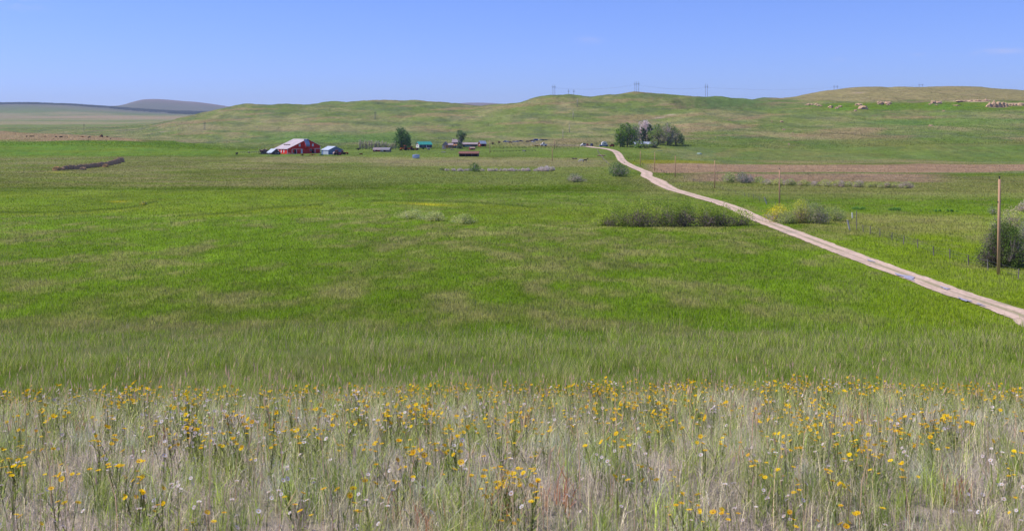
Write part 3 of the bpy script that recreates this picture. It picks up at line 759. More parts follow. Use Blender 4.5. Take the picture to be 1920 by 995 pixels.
def place_flowers(kd, n, name, label, cat, group, seed, ksame=90, stuff=500, clus=26):
    r = np.random.default_rng(seed); N = n + stuff
    if kd == 'y':
        # thicker to the right and along the rim, in loose drifts
        px = []; D = []
        cc = [(r.uniform(0, 1920), r.uniform(3.5, 14)) for _ in range(clus)]
        while len(px) < N:
            if r.random() < .3:
                c = cc[r.integers(len(cc))]; a, b = c[0] + r.normal(0, 260 / c[1]), c[1] + r.normal(0, .35)
            else: a, b = r.uniform(-40, 1960), 3.5 + 10.5 * r.random() ** .95
            dens = .55 + .55 * (b > 8.5) * (.5 + .5 * (a > 700) ) + (.35 if a > 1100 and b > 8 else 0)
            if b < 3.4 or b > 14.2 + 1.2 * math.sin(a * .013) + .6 * math.sin(a * .041) or r.random() > dens: continue
            px.append(a); D.append(b)
    else:
        px = []; D = []
        cc = [(r.uniform(0, 1920), r.uniform(3.6, 14)) for _ in range(34)]
        while len(px) < N:
            if r.random() < .4:
                c = cc[r.integers(len(cc))]; a, b = c[0] + r.normal(0, 320 / c[1]), c[1] + r.normal(0, .3)
            else: a, b = r.uniform(-40, 1960), 3.5 + 11 * r.random()
            if b < 3.4 or r.random() > (1 if a < 800 else .6): continue
            px.append(a); D.append(b)
    o_ = np.argsort(D); px = np.array(px)[o_]; D = np.array(D)[o_]
    x = (px - 960) / F * D; z = height(x, D)
    for i in range(n):
        v = int(r.integers(6)); rz = r.uniform(0, 6.28); s = r.uniform(.8, 1.2)
        if i < ksame:
            root = empty(name, (x[i], D[i], z[i]), rz, label, cat, group); root.scale = (s, s, s)
            st, hm, hs = FP[kd][v]
            link(bpy.data.objects.new('stem', st), root)
            for p, ti, az, sc in hs:
                h = link(bpy.data.objects.new('blossom', hm), root); h.location = p; h.rotation_euler = (ti, 0, az); h.scale = (sc,) * 3
        else:
            o = bpy.data.objects.new(name, FW[kd][v]); link(o); o.location = (x[i], D[i], z[i]); o.rotation_euler = (0, 0, rz); o.scale = (s, s, s)
            tag(o, label, cat, group)
    b = bmesh.new()
    for i in range(n, N):
        n0 = len(b.verts); b.from_mesh(FW[kd][int(r.integers(6))]); b.verts.ensure_lookup_table()
        Mx = Matrix.Translation((x[i], D[i], z[i])) @ Matrix.Rotation(r.uniform(0, 6.28), 4, 'Z') @ Matrix.Scale(r.uniform(.85, 1.3), 4)
        for v in b.verts[n0:]: v.co = Mx @ v.co
    me = to_mesh(b, name + '_drift', [{'y': M_YEL, 'w': M_WHT}[kd], M_DISC, M_STEM])
    o = link(bpy.data.objects.new(name + '_drift', me)); tag(o, 'drift of small ' + label.split()[0] + ' wildflowers along the far rim of the knoll', 'wildflowers', kind='stuff')
place_flowers('y', 300, 'yellow_wildflower', 'yellow wildflower on thin stems in the foreground grass', 'wildflower', 'yellow wildflowers in the foreground grass', 301, stuff=900, clus=60)
place_flowers('w', 300, 'white_wildflower', 'white or pinkish small wildflower low in the foreground grass', 'wildflower', 'white wildflowers in the foreground grass', 302, ksame=60, stuff=1100)

# ------------------------------------------------------------------ bushes and trees: leafy clumps spread through the crown, on real stems
def leaf_cloud(lumps, n, size, cols, seed, shell=.45, vv=.22):
    """lumps: (centre, radii, colour index weight); leaves mostly near each lump's outside"""
    r = np.random.default_rng(seed)
    w = np.array([l[1][0] * l[1][2] for l in lumps]); w = w / w.sum()
    i = r.choice(len(lumps), n, p=w)
    C = np.array([l[0] for l in lumps], float)[i]; Rd = np.array([l[1] for l in lumps], float)[i]
    d = r.normal(0, 1, (n, 3)); d /= np.linalg.norm(d, axis=1)[:, None]
    rad = shell + (1 - shell) * r.random(n) ** .7
    rad *= 1 + r.normal(0, .10, n)
    P = C + d * Rd * rad[:, None]
    P[:, 2] = np.maximum(P[:, 2], size * .5)
    a = r.normal(0, 1, (n, 3)) + d * .5; a /= np.linalg.norm(a, axis=1)[:, None]
    u = np.cross(a, r.normal(0, 1, (n, 3))); u /= np.linalg.norm(u, axis=1)[:, None]
    v = np.cross(a, u)
    s = (size * r.uniform(.55, 1.3, n))[:, None]
    V = np.stack([P - u * s * .5, P + v * s * .33, P + u * s * .5, P - v * s * .33], 1).reshape(-1, 3)
    lc = np.array([cols[l[2] % len(cols)] for l in lumps], float)[i]
    c = lc * np.exp(r.normal(0, vv, n))[:, None]
    return V, np.arange(4 * n).reshape(-1, 4), np.repeat(c, 4, 0)
def leafy(name, loc, lumps, n, size, cols, seed, label, cat, group, stems, m_stem, crown='foliage', trunk='stem', shell=.45, vv=.22, twigs=0, twigc=(.25, .21, .2)):
    root = empty(name, loc, 0, label, cat, group)
    V, Q, c = leaf_cloud(lumps, n, size, cols, seed, shell, vv)
    T = None
    if twigs:
        r = np.random.default_rng(seed + 5); L = [lumps[k] for k in r.integers(0, len(lumps), twigs)]
        C = np.array([l[0] for l in L], float); Rd = np.array([l[1] for l in L], float)
        d = r.normal(0, 1, (twigs, 3)); d[:, 2] = np.abs(d[:, 2]) * .9; d /= np.linalg.norm(d, axis=1)[:, None]
        A = C * C3(.7, .7, .55) ; B = C + d * Rd * r.uniform(.8, 1.15, twigs)[:, None]
        sd_ = np.cross(B - A, r.normal(0, 1, (twigs, 3))); sd_ /= np.linalg.norm(sd_, axis=1)[:, None] + 1e-9
        W = size * .16
        T = len(V) + np.arange(twigs * 3).reshape(-1, 3)
        V = np.vstack([V, np.stack([A - sd_ * W, A + sd_ * W, B], 1).reshape(-1, 3)])
        c = np.vstack([c, np.repeat(np.array(twigc) * np.exp(r.normal(0, .2, twigs))[:, None], 3, 0)])
    link(bpy.data.objects.new(crown, np_mesh(crown, V, Q, T, c, False, M_LEAF)), root)
    mb = MB()
    for p, rd in stems: mb.tube(p, rd, 6)
    mb.build(trunk, m_stem, root, smooth=True)
    return root
M_BARK = mat('grey_bark', (.20, .16, .14), .9, var=.35, scale=4, bump=.4)
M_TWIG = mat('willow_twigs', (.21, .165, .155), .9, var=.3, scale=8)
WG = [(.10, .15, .03), (.135, .18, .035), (.08, .115, .035)]
def bush(px, py, wpx, hpx, cols, label, seed, group=None, nleaf=None, leaf=1.1, D=None, twigs=.25, twigc=(.25, .2, .2), name='bush', cat='bush', nl=9, low=.5):
    p = at(px, py, 60) if D is None else pt(px, D)
    m = p.y / F; W = wpx * m * 1.12; H = hpx * m * 1.22; q = random.Random(seed)
    L = []
    for k in range(nl):
        a = q.uniform(0, 6.28); rr_ = q.uniform(.0, .36) ; cx = math.cos(a) * rr_ * W + (k / (nl - 1) - .5) * W * .35; cy = math.sin(a) * rr_ * min(W, H * 2.4)
        edge = 1 - min(abs(cx) / (W * .55), 1) ** 2
        h = H * (.42 + .58 * edge) * q.uniform(.8, 1.05)
        rz = h * .5; rx = min(W * (.28 if nl < 12 else .15), h * .62) * q.uniform(.8, 1.15)
        L.append(((cx * .8, cy, h - rz), (rx, rx, rz), q.randrange(3)))
        L.append(((cx * .95 + q.uniform(-.1, .1) * W, cy - rx * .3, h * .28), (rx * .9, rx, h * .28), 3 if len(cols) > 3 and q.random() < .7 else q.randrange(3)))
    st = []
    for k in range(7):
        c = L[k * 2][0] if k * 2 < len(L) else L[0][0]
        st.append(([(c[0] * .15, c[1] * .15, -.1), (c[0] * .6, c[1] * .6, c[2] * .6), (c[0], c[1], c[2] * 1.25)], [max(.025, H * .018), H * .012, H * .004]))
    size = leaf * m * 1.875
    n = nleaf or int(min(16000, max(250, 2.8 * wpx * hpx / (leaf * 1.875) ** 2 * 3.2)))
    return leafy(name, p, L, n, size, cols, seed, label, cat, group, st, M_TWIG, twigs=int(n * twigs * .5), twigc=twigc, shell=.62)
GREY = [(.24, .22, .18), (.19, .19, .13), (.28, .24, .22)]
# long willow thicket left of the road
for k, (px, py, w_, h_, lb) in enumerate((
    (1132, 421, 46, 18, 'low leftmost willow bush of the long thicket, thin and grey-green'), (1166, 421, 56, 30, 'second willow bush from the left end of the long thicket'),
    (1205, 422, 60, 38, 'tall willow bush in the left half of the long thicket beside the road'), (1246, 422, 56, 35, 'willow bush at the middle of the long thicket, purple stems showing'),
    (1285, 422, 56, 37, 'willow bush right of the middle of the long thicket, dark gaps at its foot'), (1322, 422, 50, 33, 'third willow bush from the right end of the long thicket'),
    (1356, 422, 46, 30, 'second willow bush from the road end of the long thicket'), (1390, 420, 40, 22, 'low yellow-green willow bush touching the left edge of the road'))):
    bush(px, py + 2, w_ * 1.1, h_ * 1.18, [(.12, .165, .022), (.165, .205, .028), (.08, .115, .02), (.085, .065, .06)], lb, 400 + k, 'willow bushes of the long thicket', twigs=.06, twigc=(.20, .155, .15))
for k, (px, py, w_, h_, lb, cols) in enumerate((
    (1460, 417, 50, 32, 'yellow-flowering bush at the left end of the clump right of the road', [(.20, .22, .04), (.16, .19, .04), (.30, .27, .02), (.16, .13, .11)]),
    (1500, 417, 56, 40, 'tallest bush of the clump right of the road, crowned with yellow blossom', [(.30, .28, .03), (.20, .22, .04), (.15, .17, .06), (.16, .13, .11)]),
    (1532, 419, 46, 36, 'greyish green bush in the right half of the clump right of the road', [(.13, .16, .05), (.11, .14, .04), (.18, .17, .12), (.16, .13, .11)]),
    (1564, 414, 48, 26, 'low rounded bush at the right end of the clump right of the road', [(.15, .18, .05), (.18, .20, .06), (.12, .15, .05)]),
    (1475, 419, 44, 20, 'low front bush of the clump where it meets the road verge', [(.15, .18, .05), (.18, .20, .06), (.12, .15, .05)]))):
    bush(px, py, w_, h_, cols, lb, 420 + k, 'bushes of the clump right of the road', twigs=.08)
for k, (px, py, w_, h_, lb) in enumerate(((768, 410, 66, 16, 'leftmost pale grey-green willow clump in the open meadow'), (814, 414, 66, 16, 'middle pale grey-green willow clump in the open meadow'),
    (868, 419, 62, 16, 'rightmost pale grey-green willow clump in the open meadow'))):
    bush(px, py, w_, h_, [(.20, .23, .07), (.23, .24, .09), (.16, .19, .055)], lb, 440 + k, 'pale willow clumps in the meadow', twigs=.12, twigc=(.28, .26, .18), nl=11)
bush(1164, 331, 44, 24, [(.065, .10, .03), (.09, .125, .04), (.05, .075, .03)], 'round dark green bush beside the bend of the dirt road', 451, twigs=.2)
bush(890, 322, 21, 15, [(.05, .095, .025), (.065, .11, .03), (.04, .07, .02)], 'small dark green bush among the grey willow strip', 452, twigs=.1, leaf=.9)
bush(1079, 341, 40, 14, [(.14, .14, .08), (.20, .17, .14), (.10, .12, .05)], 'low grey and green bush alone in the meadow', 453, twigs=.4)
bush(831, 320, 13, 6, [(.10, .13, .04), (.12, .15, .05), (.08, .1, .04)], 'tiny low green bush left of the grey willow strip', 454, leaf=.8)
bush(269, 384, 16, 8, [(.34, .30, .03), (.08, .12, .03), (.2, .22, .03)], 'small yellow-flowered bush by the ditch in the left meadow', 455, leaf=.8)
bush(1366, 342, 40, 16, [(.15, .18, .06), (.12, .15, .05), (.18, .2, .07)], 'yellow-green bush left of the grey bush near the tan fields', 456)
bush(1394, 343, 34, 18, [(.12, .13, .10), (.15, .14, .13), (.09, .11, .06)], 'rounded grey bush beyond the road in front of the tan fields', 457, twigs=.4)
bush(1424, 343, 26, 11, [(.13, .17, .05), (.11, .14, .04), (.15, .18, .05)], 'low green bush right of the grey bush near the tan fields', 458)
bush(1888, 500, 100, 74, [(.045, .075, .015), (.085, .075, .06), (.065, .095, .022), (.05, .04, .036)], 'big dark bush with purplish twigs behind the nearest utility pole', 459, nleaf=26000, twigs=.12, twigc=(.13, .105, .10), leaf=1.3, nl=30)
bush(1897, 432, 60, 36, [(.20, .22, .05), (.17, .20, .05), (.24, .21, .12)], 'yellow-green bush above the big dark bush at the right edge', 460, leaf=1.1)
bush(1860, 402, 20, 14, [(.11, .15, .05), (.13, .17, .05), (.1, .13, .04)], 'small green bush left of the yellow-green bush at the right edge', 461)
bush(1935, 396, 70, 20, [(.25, .21, .17), (.2, .2, .08), (.22, .2, .1)], 'greyish bush cut by the right edge of the photo above the others', 462)
bush(1945, 480, 90, 60, [(.11, .14, .04), (.14, .14, .1), (.1, .12, .05)], 'green bush behind the big dark bush at the right edge', 463)
# grey leafless willow strip in front of the ranch
for k in range(19):
    px = 838 + k * 11.0
    if abs(px - 890) < 8: continue
    big = k >= 16
    side = 'left end' if k == 0 else 'right end' if k == 18 else None
    lb = {0: 'leftmost pale grey bare willow of the low strip before the ranch', 18: 'rightmost and tallest pale grey bare willow of the low strip'}.get(k) or \
        ('pale grey bare willow of the low strip left of the small dark green bush' if px < 890 else 'pale grey bare willow of the low strip right of the small dark green bush')
    bush(px, 320.5 + (k % 3) * .4, 19 + (k % 4) * 3, (7 if big else 3.5) + (k * 7 % 3), [(.27, .235, .22), (.24, .21, .19), (.22, .21, .15)], lb, 470 + k, 'pale grey bare willows of the low strip', leaf=.75, twigs=.8, twigc=(.28, .24, .23), nl=4, name='bare_willow')
# yellowish low growth beyond the road, toward the right
for k in range(13):
    px = 1438 + k * 22; q = random.Random(k)
    lb = 'low bush of the yellow-green row before the tan fields' 
    bush(px, 347 + k * .5, 30 + q.random() * 8, 8 + q.random() * 4, [(.17, .20, .06), (.21, .22, .07), (.22, .18, .15)], lb, 500 + k, 'low yellow-green bushes in a row before the tan fields', leaf=.8, twigs=.3, nl=4)
for px, py, w_, h_, lb in ((1610, 393, 44, 5, 'left clump of dark green sedge right of the road'), (1680, 395, 60, 5, 'middle clump of dark green sedge right of the road'), (1775, 397, 70, 4, 'right clump of dark green sedge right of the road')):
    bush(px, py, w_, h_, [(.07, .14, .03), (.08, .16, .03), (.06, .12, .03)], lb, int(px), 'dark green sedge clumps right of the road', leaf=.8, twigs=0, nl=6, name='sedge_clump', cat='plant')

def tree(px, py, wpx, hpx, cols, label, seed, n, shape='oval', group=None, D=None, leaf=1.0, bare=.0, trunkh=.2, twigc=(.28, .23, .22), name='deciduous_tree', vv=.25, m_stem=None, nl=None):
    p = at(px, py, 60) if D is None else pt(px, D)
    m = p.y / F; W = wpx * m * (1.4 if shape == 'oval' else 1.1); H = hpx * m * 1.04; q = random.Random(seed); L = []; st = []
    nl = nl or 18
    for k in range(nl):
        t = (k + .5) / nl; z = H * (trunkh + (1 - trunkh) * t) * .96
        env = {'oval': math.sin(math.pi * min(1, .16 + t * .84)) ** .6, 'cone': (1.02 - t) ** .8 * .9 + .18 * (t < .9), 'slim': .7 + .3 * math.sin(3.1 * t), 'vase': .35 + .8 * t if t < .75 else 1.5 * (1.3 - t)}[shape]
        a = k * 2.4 + q.random(); rr_ = W * .5 * env * q.uniform(.35, .72)
        rad = W * .5 * env * q.uniform(.36, .55)
        c = (math.cos(a) * rr_, math.sin(a) * rr_ * .85, min(z, H - rad * .75)); rz = min(rad * q.uniform(.65, .95), H * .13)
        L.append((c, (rad, rad, max(rz, rad * .55)), q.randrange(3)))
        st.append(([(0, 0, c[2] * .35), (c[0] * .35, c[1] * .35, c[2] * .7), (c[0], c[1], c[2] * 1.02)], [H * .011, H * .008, H * .003]))
    lean = q.uniform(-.03, .03) * H
    st.append(([(0, 0, -.4), (lean * .3, 0, H * .3), (lean, 0, H * .62), (lean * 1.1, 0, H * .9)], [H * .028, H * .022, H * .012, H * .004]))
    return leafy(name, p, L, n, leaf * m * 1.875, cols, seed, label, 'tree', group, st, m_stem or M_BARK, 'crown', 'trunk', .4, vv, twigs=int(n * (bare * .5 if bare > 1 else bare * .12)), twigc=twigc)
tree(752, 281, 25, 44, [(.035, .075, .022), (.045, .09, .028), (.028, .06, .02)], 'tall dark green tree in the ranch yard, left and taller of the close pair', 601, 3400, 'oval', 'pair of tall dark trees in the ranch yard', trunkh=.06, nl=26)
tree(764, 280, 20, 34, [(.035, .075, .022), (.045, .09, .028), (.028, .06, .02)], 'dark green tree on the right side of the tall dark tree in the yard', 602, 2200, 'cone', 'pair of tall dark trees in the ranch yard', trunkh=.05, nl=22)
tree(864, 279, 24, 34, [(.06, .10, .035), (.09, .12, .05), (.05, .075, .03)], 'ragged green cottonwood behind the long grey shed', 603, 1500, 'vase', trunkh=.35, bare=.3)
tree(861, 279, 12, 13, [(.05, .08, .03), (.04, .065, .03), (.07, .09, .05)], 'small dark tree at the foot of the ragged cottonwood', 604, 500, 'oval', trunkh=.1)
# grove around the white house
GA = [(.065, .115, .018), (.095, .15, .022), (.045, .08, .016)]; GB = [(.085, .125, .03), (.13, .155, .05), (.06, .09, .025)]; GP = [(.32, .265, .255), (.28, .24, .22), (.22, .2, .17)]
for k, (px, py, w_, h_, D, cols, sh, lb, n, bare) in enumerate((
    (1163, 276, 22, 38, None, GA, 'oval', 'green tree at the left end of the grove', 1700, .2),
    (1176, 275, 26, 46, None, GA, 'oval', 'tall leafy green tree in the left part of the grove', 2200, .25),
    (1190, 273, 22, 38, None, [(.09, .12, .05), (.14, .13, .09), (.07, .1, .04)], 'oval', 'olive tree left of the pale bare tree in the grove', 1300, .5),
    (1210, 266, 30, 44, 985, GP, 'oval', 'pale pinkish-grey nearly leafless tree at the centre of the grove', 900, 1.6),
    (1206, 268, 12, 32, 960, [(.03, .06, .025), (.04, .07, .03), (.03, .05, .02)], 'slim', 'narrow dark evergreen left of the two at the grove centre', 900, 0),
    (1219, 267, 12, 37, 960, [(.03, .06, .025), (.04, .07, .03), (.03, .05, .02)], 'slim', 'narrow dark evergreen right of the two at the grove centre', 900, 0),
    (1234, 272, 28, 40, None, GB, 'oval', 'olive green tree right of the dark evergreens', 1700, .5),
    (1252, 273, 30, 44, None, [(.10, .13, .045), (.16, .155, .10), (.07, .095, .03)], 'oval', 'tall greyish tree in the right part of the grove', 1800, .9),
    (1267, 272, 24, 34, None, [(.10, .13, .04), (.12, .14, .06), (.09, .11, .04)], 'oval', 'rounded green tree near the right end of the grove', 1200, .35),
    (1277, 271, 12, 16, None, [(.09, .13, .04), (.1, .14, .04), (.08, .11, .04)], 'oval', 'small low tree at the right end of the grove', 350, .2),
    (1198, 278.5, 17, 15, None, GA, 'oval', 'low shrubby tree in front of the white house, left one', 500, .4),
    (1226, 277.5, 17, 18, None, GB, 'oval', 'low shrubby tree in front of the white house, right one', 500, .8),
    (1212, 278.5, 14, 9, None, GB, 'oval', 'lowest grey-green shrub before the middle of the white house', 300, .6))):
    tree(px, py, w_, h_, cols, lb, 620 + k, int(n * 1.7), sh, 'trees of the grove round the white house', D=D, bare=bare, trunkh=.08 if sh != 'slim' else .04)
M_ASP = mat('aspen_bark', (.26, .22, .20), .85, var=.2, scale=5)
for k in range(17):
    px = 675 + k * 4.1 + (k % 3); q = random.Random(900 + k)
    if 699 < px < 702: px += 3
    h_ = 11 + q.random() * 9
    lb = {0: 'leftmost grey bare aspen of the row behind the small sheds', 16: 'aspen nearest the tall dark tree in the row behind the small sheds'}.get(k, 'thin grey aspen in the row behind the small sheds')
    tree(px, 280.5, 7.5, h_, [(.22, .19, .16), (.19, .18, .11), (.13, .15, .06)] if k < 8 else [(.16, .19, .07), (.24, .22, .18), (.2, .2, .12)], lb, 900 + k, 150, 'slim', 'thin grey aspens behind the small sheds', trunkh=.15, bare=1.4, twigc=(.24, .20, .18), name='aspen', m_stem=M_ASP, leaf=.7, nl=8)
# dark pine belts on the far ridge: one wood that reads as a mass
q = np.random.default_rng(77)
n = 9000
px = q.uniform(-60, 450, n); D = np.where(q.random(n) < .5, q.uniform(8700, 9150, n), q.uniform(7600, 9100, n))
x = (px - 960) / F * D; z = height(x, D); py = YH - F * z / D
crest = np.interp(px, [0, 60, 120, 200, 260, 320, 400, 440], [195, 194.5, 196, 201, 206, 210, 212, 213])
keep = ((py < crest + 1.2) & (fbm(x / 120, D / 60, 5, 3) > .38)) | ((py < crest + 1.3 + (px - 150) * .012) & (px > 150) & (fbm(x / 150, D / 200, 8, 3) > .45))
x, D, z = x[keep], D[keep], z[keep]; n = len(x); hh = q.uniform(9, 17, n); parts = []
V = []; 
for k in range(3):
    a = k * 2.0944; V.append(np.stack([x + np.cos(a) * hh * .5, D + np.sin(a) * hh * .5, z], -1))
V.append(np.stack([x, D, z + hh], -1)); V = np.stack(V, 1).reshape(-1, 3); b0 = np.arange(n)[:, None] * 4
T = np.vstack([b0 + np.array([[0, 1, 3]]), b0 + np.array([[1, 2, 3]]), b0 + np.array([[2, 0, 3]])])
o = link(bpy.data.objects.new('far_pine_wood', np_mesh('far_pine_wood', V, None, T, np.tile(C3(.02, .035, .03), (len(V), 1)), False, M_LEAF)))
tag(o, 'dark pine wood along the distant ridge below the blue mountain', 'forest', kind='stuff')
# ------------------------------------------------------------------ materials of the made things
BRED = mat('barn_red_boards', (.74, .032, .020), .75, var=.22, scale=1.2, stretch=(6, 6, .6))
DRED = mat('faded_red_boards', (.26, .055, .045), .85, var=.35, scale=1.0, stretch=(5, 5, .6))
WHITE = mat('white_paint', (.78, .76, .74), .6, var=.08)
TIN = mat('rusty_tin_roof', (.50, .46, .46), .45, metal=.35, var=.12, scale=.22, col2=(.62, .50, .47), stretch=(.4, 2.2, 1))
BTIN = mat('blue_grey_tin_roof', (.52, .57, .64), .45, metal=.3, var=.1, scale=.5)
BWALL = mat('blue_grey_siding', (.17, .24, .36), .6, var=.1, scale=1)
DWOOD = mat('dark_weathered_wood', (.085, .065, .055), .9, var=.4, scale=2, stretch=(4, 4, .6))
GWOOD = mat('grey_weathered_wood', (.26, .215, .20), .9, var=.35, scale=2, stretch=(4, 4, .5), bump=.3)
TEAL = mat('teal_metal_roof', (.06, .36, .29), .4, var=.12, scale=.6)
SHING = mat('pinkish_grey_shingles', (.36, .29, .30), .85, var=.25, scale=1.5)
BRICK = mat('orange_brown_siding', (.42, .20, .10), .85, var=.3, scale=1.5)
BROWNR = mat('brown_roof_boards', (.23, .11, .085), .85, var=.4, scale=.8, stretch=(6, 1, 1))
GLASS = mat('dark_glass', (.03, .035, .045), .12, var=.2, spec=.6)
BLACK = mat('opening_shade_black', (.012, .011, .011), .9, var=.3)
RUBBER = mat('black_rubber', (.022, .022, .022), .85, var=.2)
STEEL = mat('galvanised_steel', (.42, .47, .55), .22, metal=.85, var=.1, scale=.8, stretch=(1, 1, 5))
YELP = mat('yellow_paint', (.68, .42, .015), .5, var=.15); ORP = mat('orange_paint', (.68, .13, .02), .5, var=.15)
REDP = mat('red_paint', (.45, .035, .025), .45, var=.15); GRNP = mat('green_paint', (.02, .17, .06), .5, var=.2)
BLUP = mat('blue_paint', (.03, .10, .38), .4, var=.15); DBLP = mat('dark_blue_paint', (.02, .03, .10), .35, var=.2); SILV = mat('silver_paint', (.5, .52, .56), .35, metal=.4, var=.1)
MARO = mat('maroon_paint', (.16, .03, .04), .4, var=.2); PINKP = mat('pinkish_plastic', (.72, .50, .46), .5, var=.1)
POLEW = mat('raw_pole_wood', (.52, .31, .19), .85, var=.2, scale=2, stretch=(6, 6, .4), bump=.2)
CABLE = mat('cable', (.10, .10, .11), .5, var=.1)
INSUL = mat('insulator', (.08, .07, .07), .3, var=.1)
ROCK = mat('pale_sandstone', (.56, .37, .23), .95, var=.3, scale=.5, bump=.6)
HAYM = mat('weathered_hay', (.44, .28, .16), .95, var=.3, scale=3, bump=.5, stretch=(1, 1, 4))
HAYN = mat('newer_hay', (.50, .29, .12), .95, var=.25, scale=3, bump=.5, stretch=(1, 1, 4))
CONC = mat('pale_rubble', (.46, .42, .40), .9, var=.3)

def gabled(name, loc, rz, W, L, he, ha, wallm, roofm, label, cat, ov=.4, group=None, apex=.5, hel=None, rt=.18):
    """gable ends face -y and +y in local space; W across, L deep, eaves he, apex ha"""
    root = empty(name, loc, rz, label, cat, group)
    hl = hel or he; xa = -W / 2 + W * apex
    m = MB(); m.slab([(-W / 2, 0, -.6), (W / 2, 0, -.6), (W / 2, 0, he), (xa, 0, ha), (-W / 2, 0, hl)], (0, L, 0))
    m.build('wall', wallm, root)
    m = MB()
    for (x0, z0), (x1, z1) in (((xa, ha), (-W / 2, hl)), ((xa, ha), (W / 2, he))):
        d = Vector((x1 - x0, z1 - z0)); d.normalize(); e = Vector((x1, z1)) + d * ov
        nrm = Vector((-d.y, d.x)) if d.x < 0 else Vector((d.y * -1, d.x))
        if nrm.y < 0: nrm = -nrm
        o_ = nrm * .03
        m.slab([(x0 + o_.x, -ov, z0 + o_.y + .02), (e.x + o_.x, -ov, e.y + o_.y), (e.x + o_.x, L + ov, e.y + o_.y), (x0 + o_.x, L + ov, z0 + o_.y + .02)], (nrm.x * rt, 0, nrm.y * rt))
    m.build('roof', roofm, root)
    return root
def part(root, name, m, *boxes, label=None):
    b = MB()
    for bx in boxes: b.box(*bx)
    o = b.build(name, m, root)
    if label: o['label'] = label
    return o
def win(root, x0, x1, y0, y1, z0, z1, axis='y', framem=None, glass=None, ft=.12):
    """a window: frame with a pane as sub-part. axis y: lies in a wall facing -y at y0"""
    b = MB()
    if axis == 'y':
        b.box(x0, x0 + ft, y0, y1, z0, z1); b.box(x1 - ft, x1, y0, y1, z0, z1); b.box(x0 + ft, x1 - ft, y0, y1, z1 - ft, z1); b.box(x0 + ft, x1 - ft, y0, y1, z0, z0 + ft)
        f = b.build('window', framem or WHITE, root); g = MB().box(x0 + ft, x1 - ft, y0 + .02, y1, z0 + ft, z1 - ft).build('pane', glass or GLASS, f)
    else:
        b.box(x0, x1, y0, y0 + ft, z0, z1); b.box(x0, x1, y1 - ft, y1, z0, z1); b.box(x0, x1, y0 + ft, y1 - ft, z1 - ft, z1); b.box(x0, x1, y0 + ft, y1 - ft, z0, z0 + ft)
        f = b.build('window', framem or WHITE, root); g = MB().box(x0 + .02, x1, y0 + ft, y1 - ft, z0 + ft, z1 - ft).build('pane', glass or GLASS, f)
    return f

# ---- the red barn
m_ = 830 / F
A = R(38)
fl = at(546.2, 289, 700, 1000); D0 = fl.y; m_ = D0 / F
W = 55 * m_ / math.cos(A) * .98; L = 36 * m_ / math.sin(A) * .98
cx = fl.x + math.cos(A) * W / 2; cy = fl.y + math.sin(A) * W / 2
H = 27.5 * m_
barn = gabled('red_barn', (cx - 3.4, cy, gz(cx, cy) - .1), A, W, L, H * .53, H, BRED, TIN, 'big red barn with a wide rusty tin roof and white trim', 'barn', .5, None, .60, H * .33, .2)
hw = W / 2; y0 = -.06
part(barn, 'corner_trim', WHITE, (-hw - .05, -hw + .35, -.10, 0, 0, H * .32), (hw - .3, hw + .06, -.10, 0, 0, H * .52))
part(barn, 'trim_band', WHITE, (-hw + W * .14, -hw + W * .44, -.12, 0, H * .31, H * .335), (-hw + W * .80, hw - .3, -.12, 0, H * .33, H * .355))
dr = part(barn, 'open_door', BLACK, (-hw + W * .20, -hw + W * .265, -.05, .0, .0, H * .305)); 
part(barn, 'door_frame', WHITE, (-hw + W * .135, -hw + W * .15, -.12, 0, 0, H * .31)); part(barn, 'door_frame', WHITE, (-hw + W * .27, -hw + W * .282, -.12, 0, 0, H * .31))
part(barn, 'white_door_panel', WHITE, (-hw + W * .405, -hw + W * .455, -.35, -.13, 0, H * .32))
part(barn, 'sliding_door', BRED, (-hw + W * .15, -hw + W * .2, -.16, -.03, .1, H * .305))
win(barn, -hw + W * .345, -hw + W * .395, -.14, -.01, H * .50, H * .68, glass=WHITE); win(barn, -hw + W * .745, -hw + W * .795, -.14, -.01, H * .50, H * .68, glass=WHITE)
win(barn, -hw + W * .68, -hw + W * .725, -.14, -.01, H * .16, H * .34, framem=BTIN)
part(barn, 'bay_shade_panel', BLACK, (-hw + W * .735, -hw + W * .80, -.06, 0, 0, H * .30))  # black panel painted in for the dark shadow right of the hay bay
part(barn, 'trim_post', WHITE, (-hw + W * .83, -hw + W * .845, -.12, 0, 0, H * .33))
# the projecting hay bay with its steep grey front
bx0, bx1 = -hw + W * .50, -hw + W * .60
mb = MB(); mb.slab([(bx0, 0, H * .30), (bx0, -3.4, H * .55), (bx0, -3.4, H * .62), (bx0, 0, H * .97)], (bx1 - bx0, 0, 0)); mb.build('hay_hood', BRED, barn)
mb = MB(); mb.slab([(bx0 - .2, -3.6, H * .60), (bx1 + .9, -3.6, H * .60), (bx1 + .9, .1, H * .995), (bx0 - .2, .1, H * .995)], (0, -.1, .16)); mb.build('hood_roof', BWALL, barn)
part(barn, 'hood_front', BWALL, (bx0 + .1, bx1 + .6, -3.55, -3.42, H * .50, H * .61))
for k in range(3):
    t = .22 + k * .2
    win(barn, -hw - .12, -hw - .01, L * (t), L * (t) + 1.4, H * .08, H * .27, axis='x', glass=WHITE)
for k in range(3):   # rust-edged vents in the roof slope
    yy = L * (.42 + .17 * k); fr = .62
    xr = -W / 2 + W * .60 * (1 - fr); zr = H - (H - H * .33) * fr
    sl_ = math.atan2(H * .67, W * .6)
    mb = MB().box(-.5, .5, -1.4, 1.4, .1, .55, Matrix.Translation((xr, yy, zr + .15)) @ Matrix.Rotation(-sl_, 4, 'Y')); mb.build('roof_vent', DWOOD, barn)
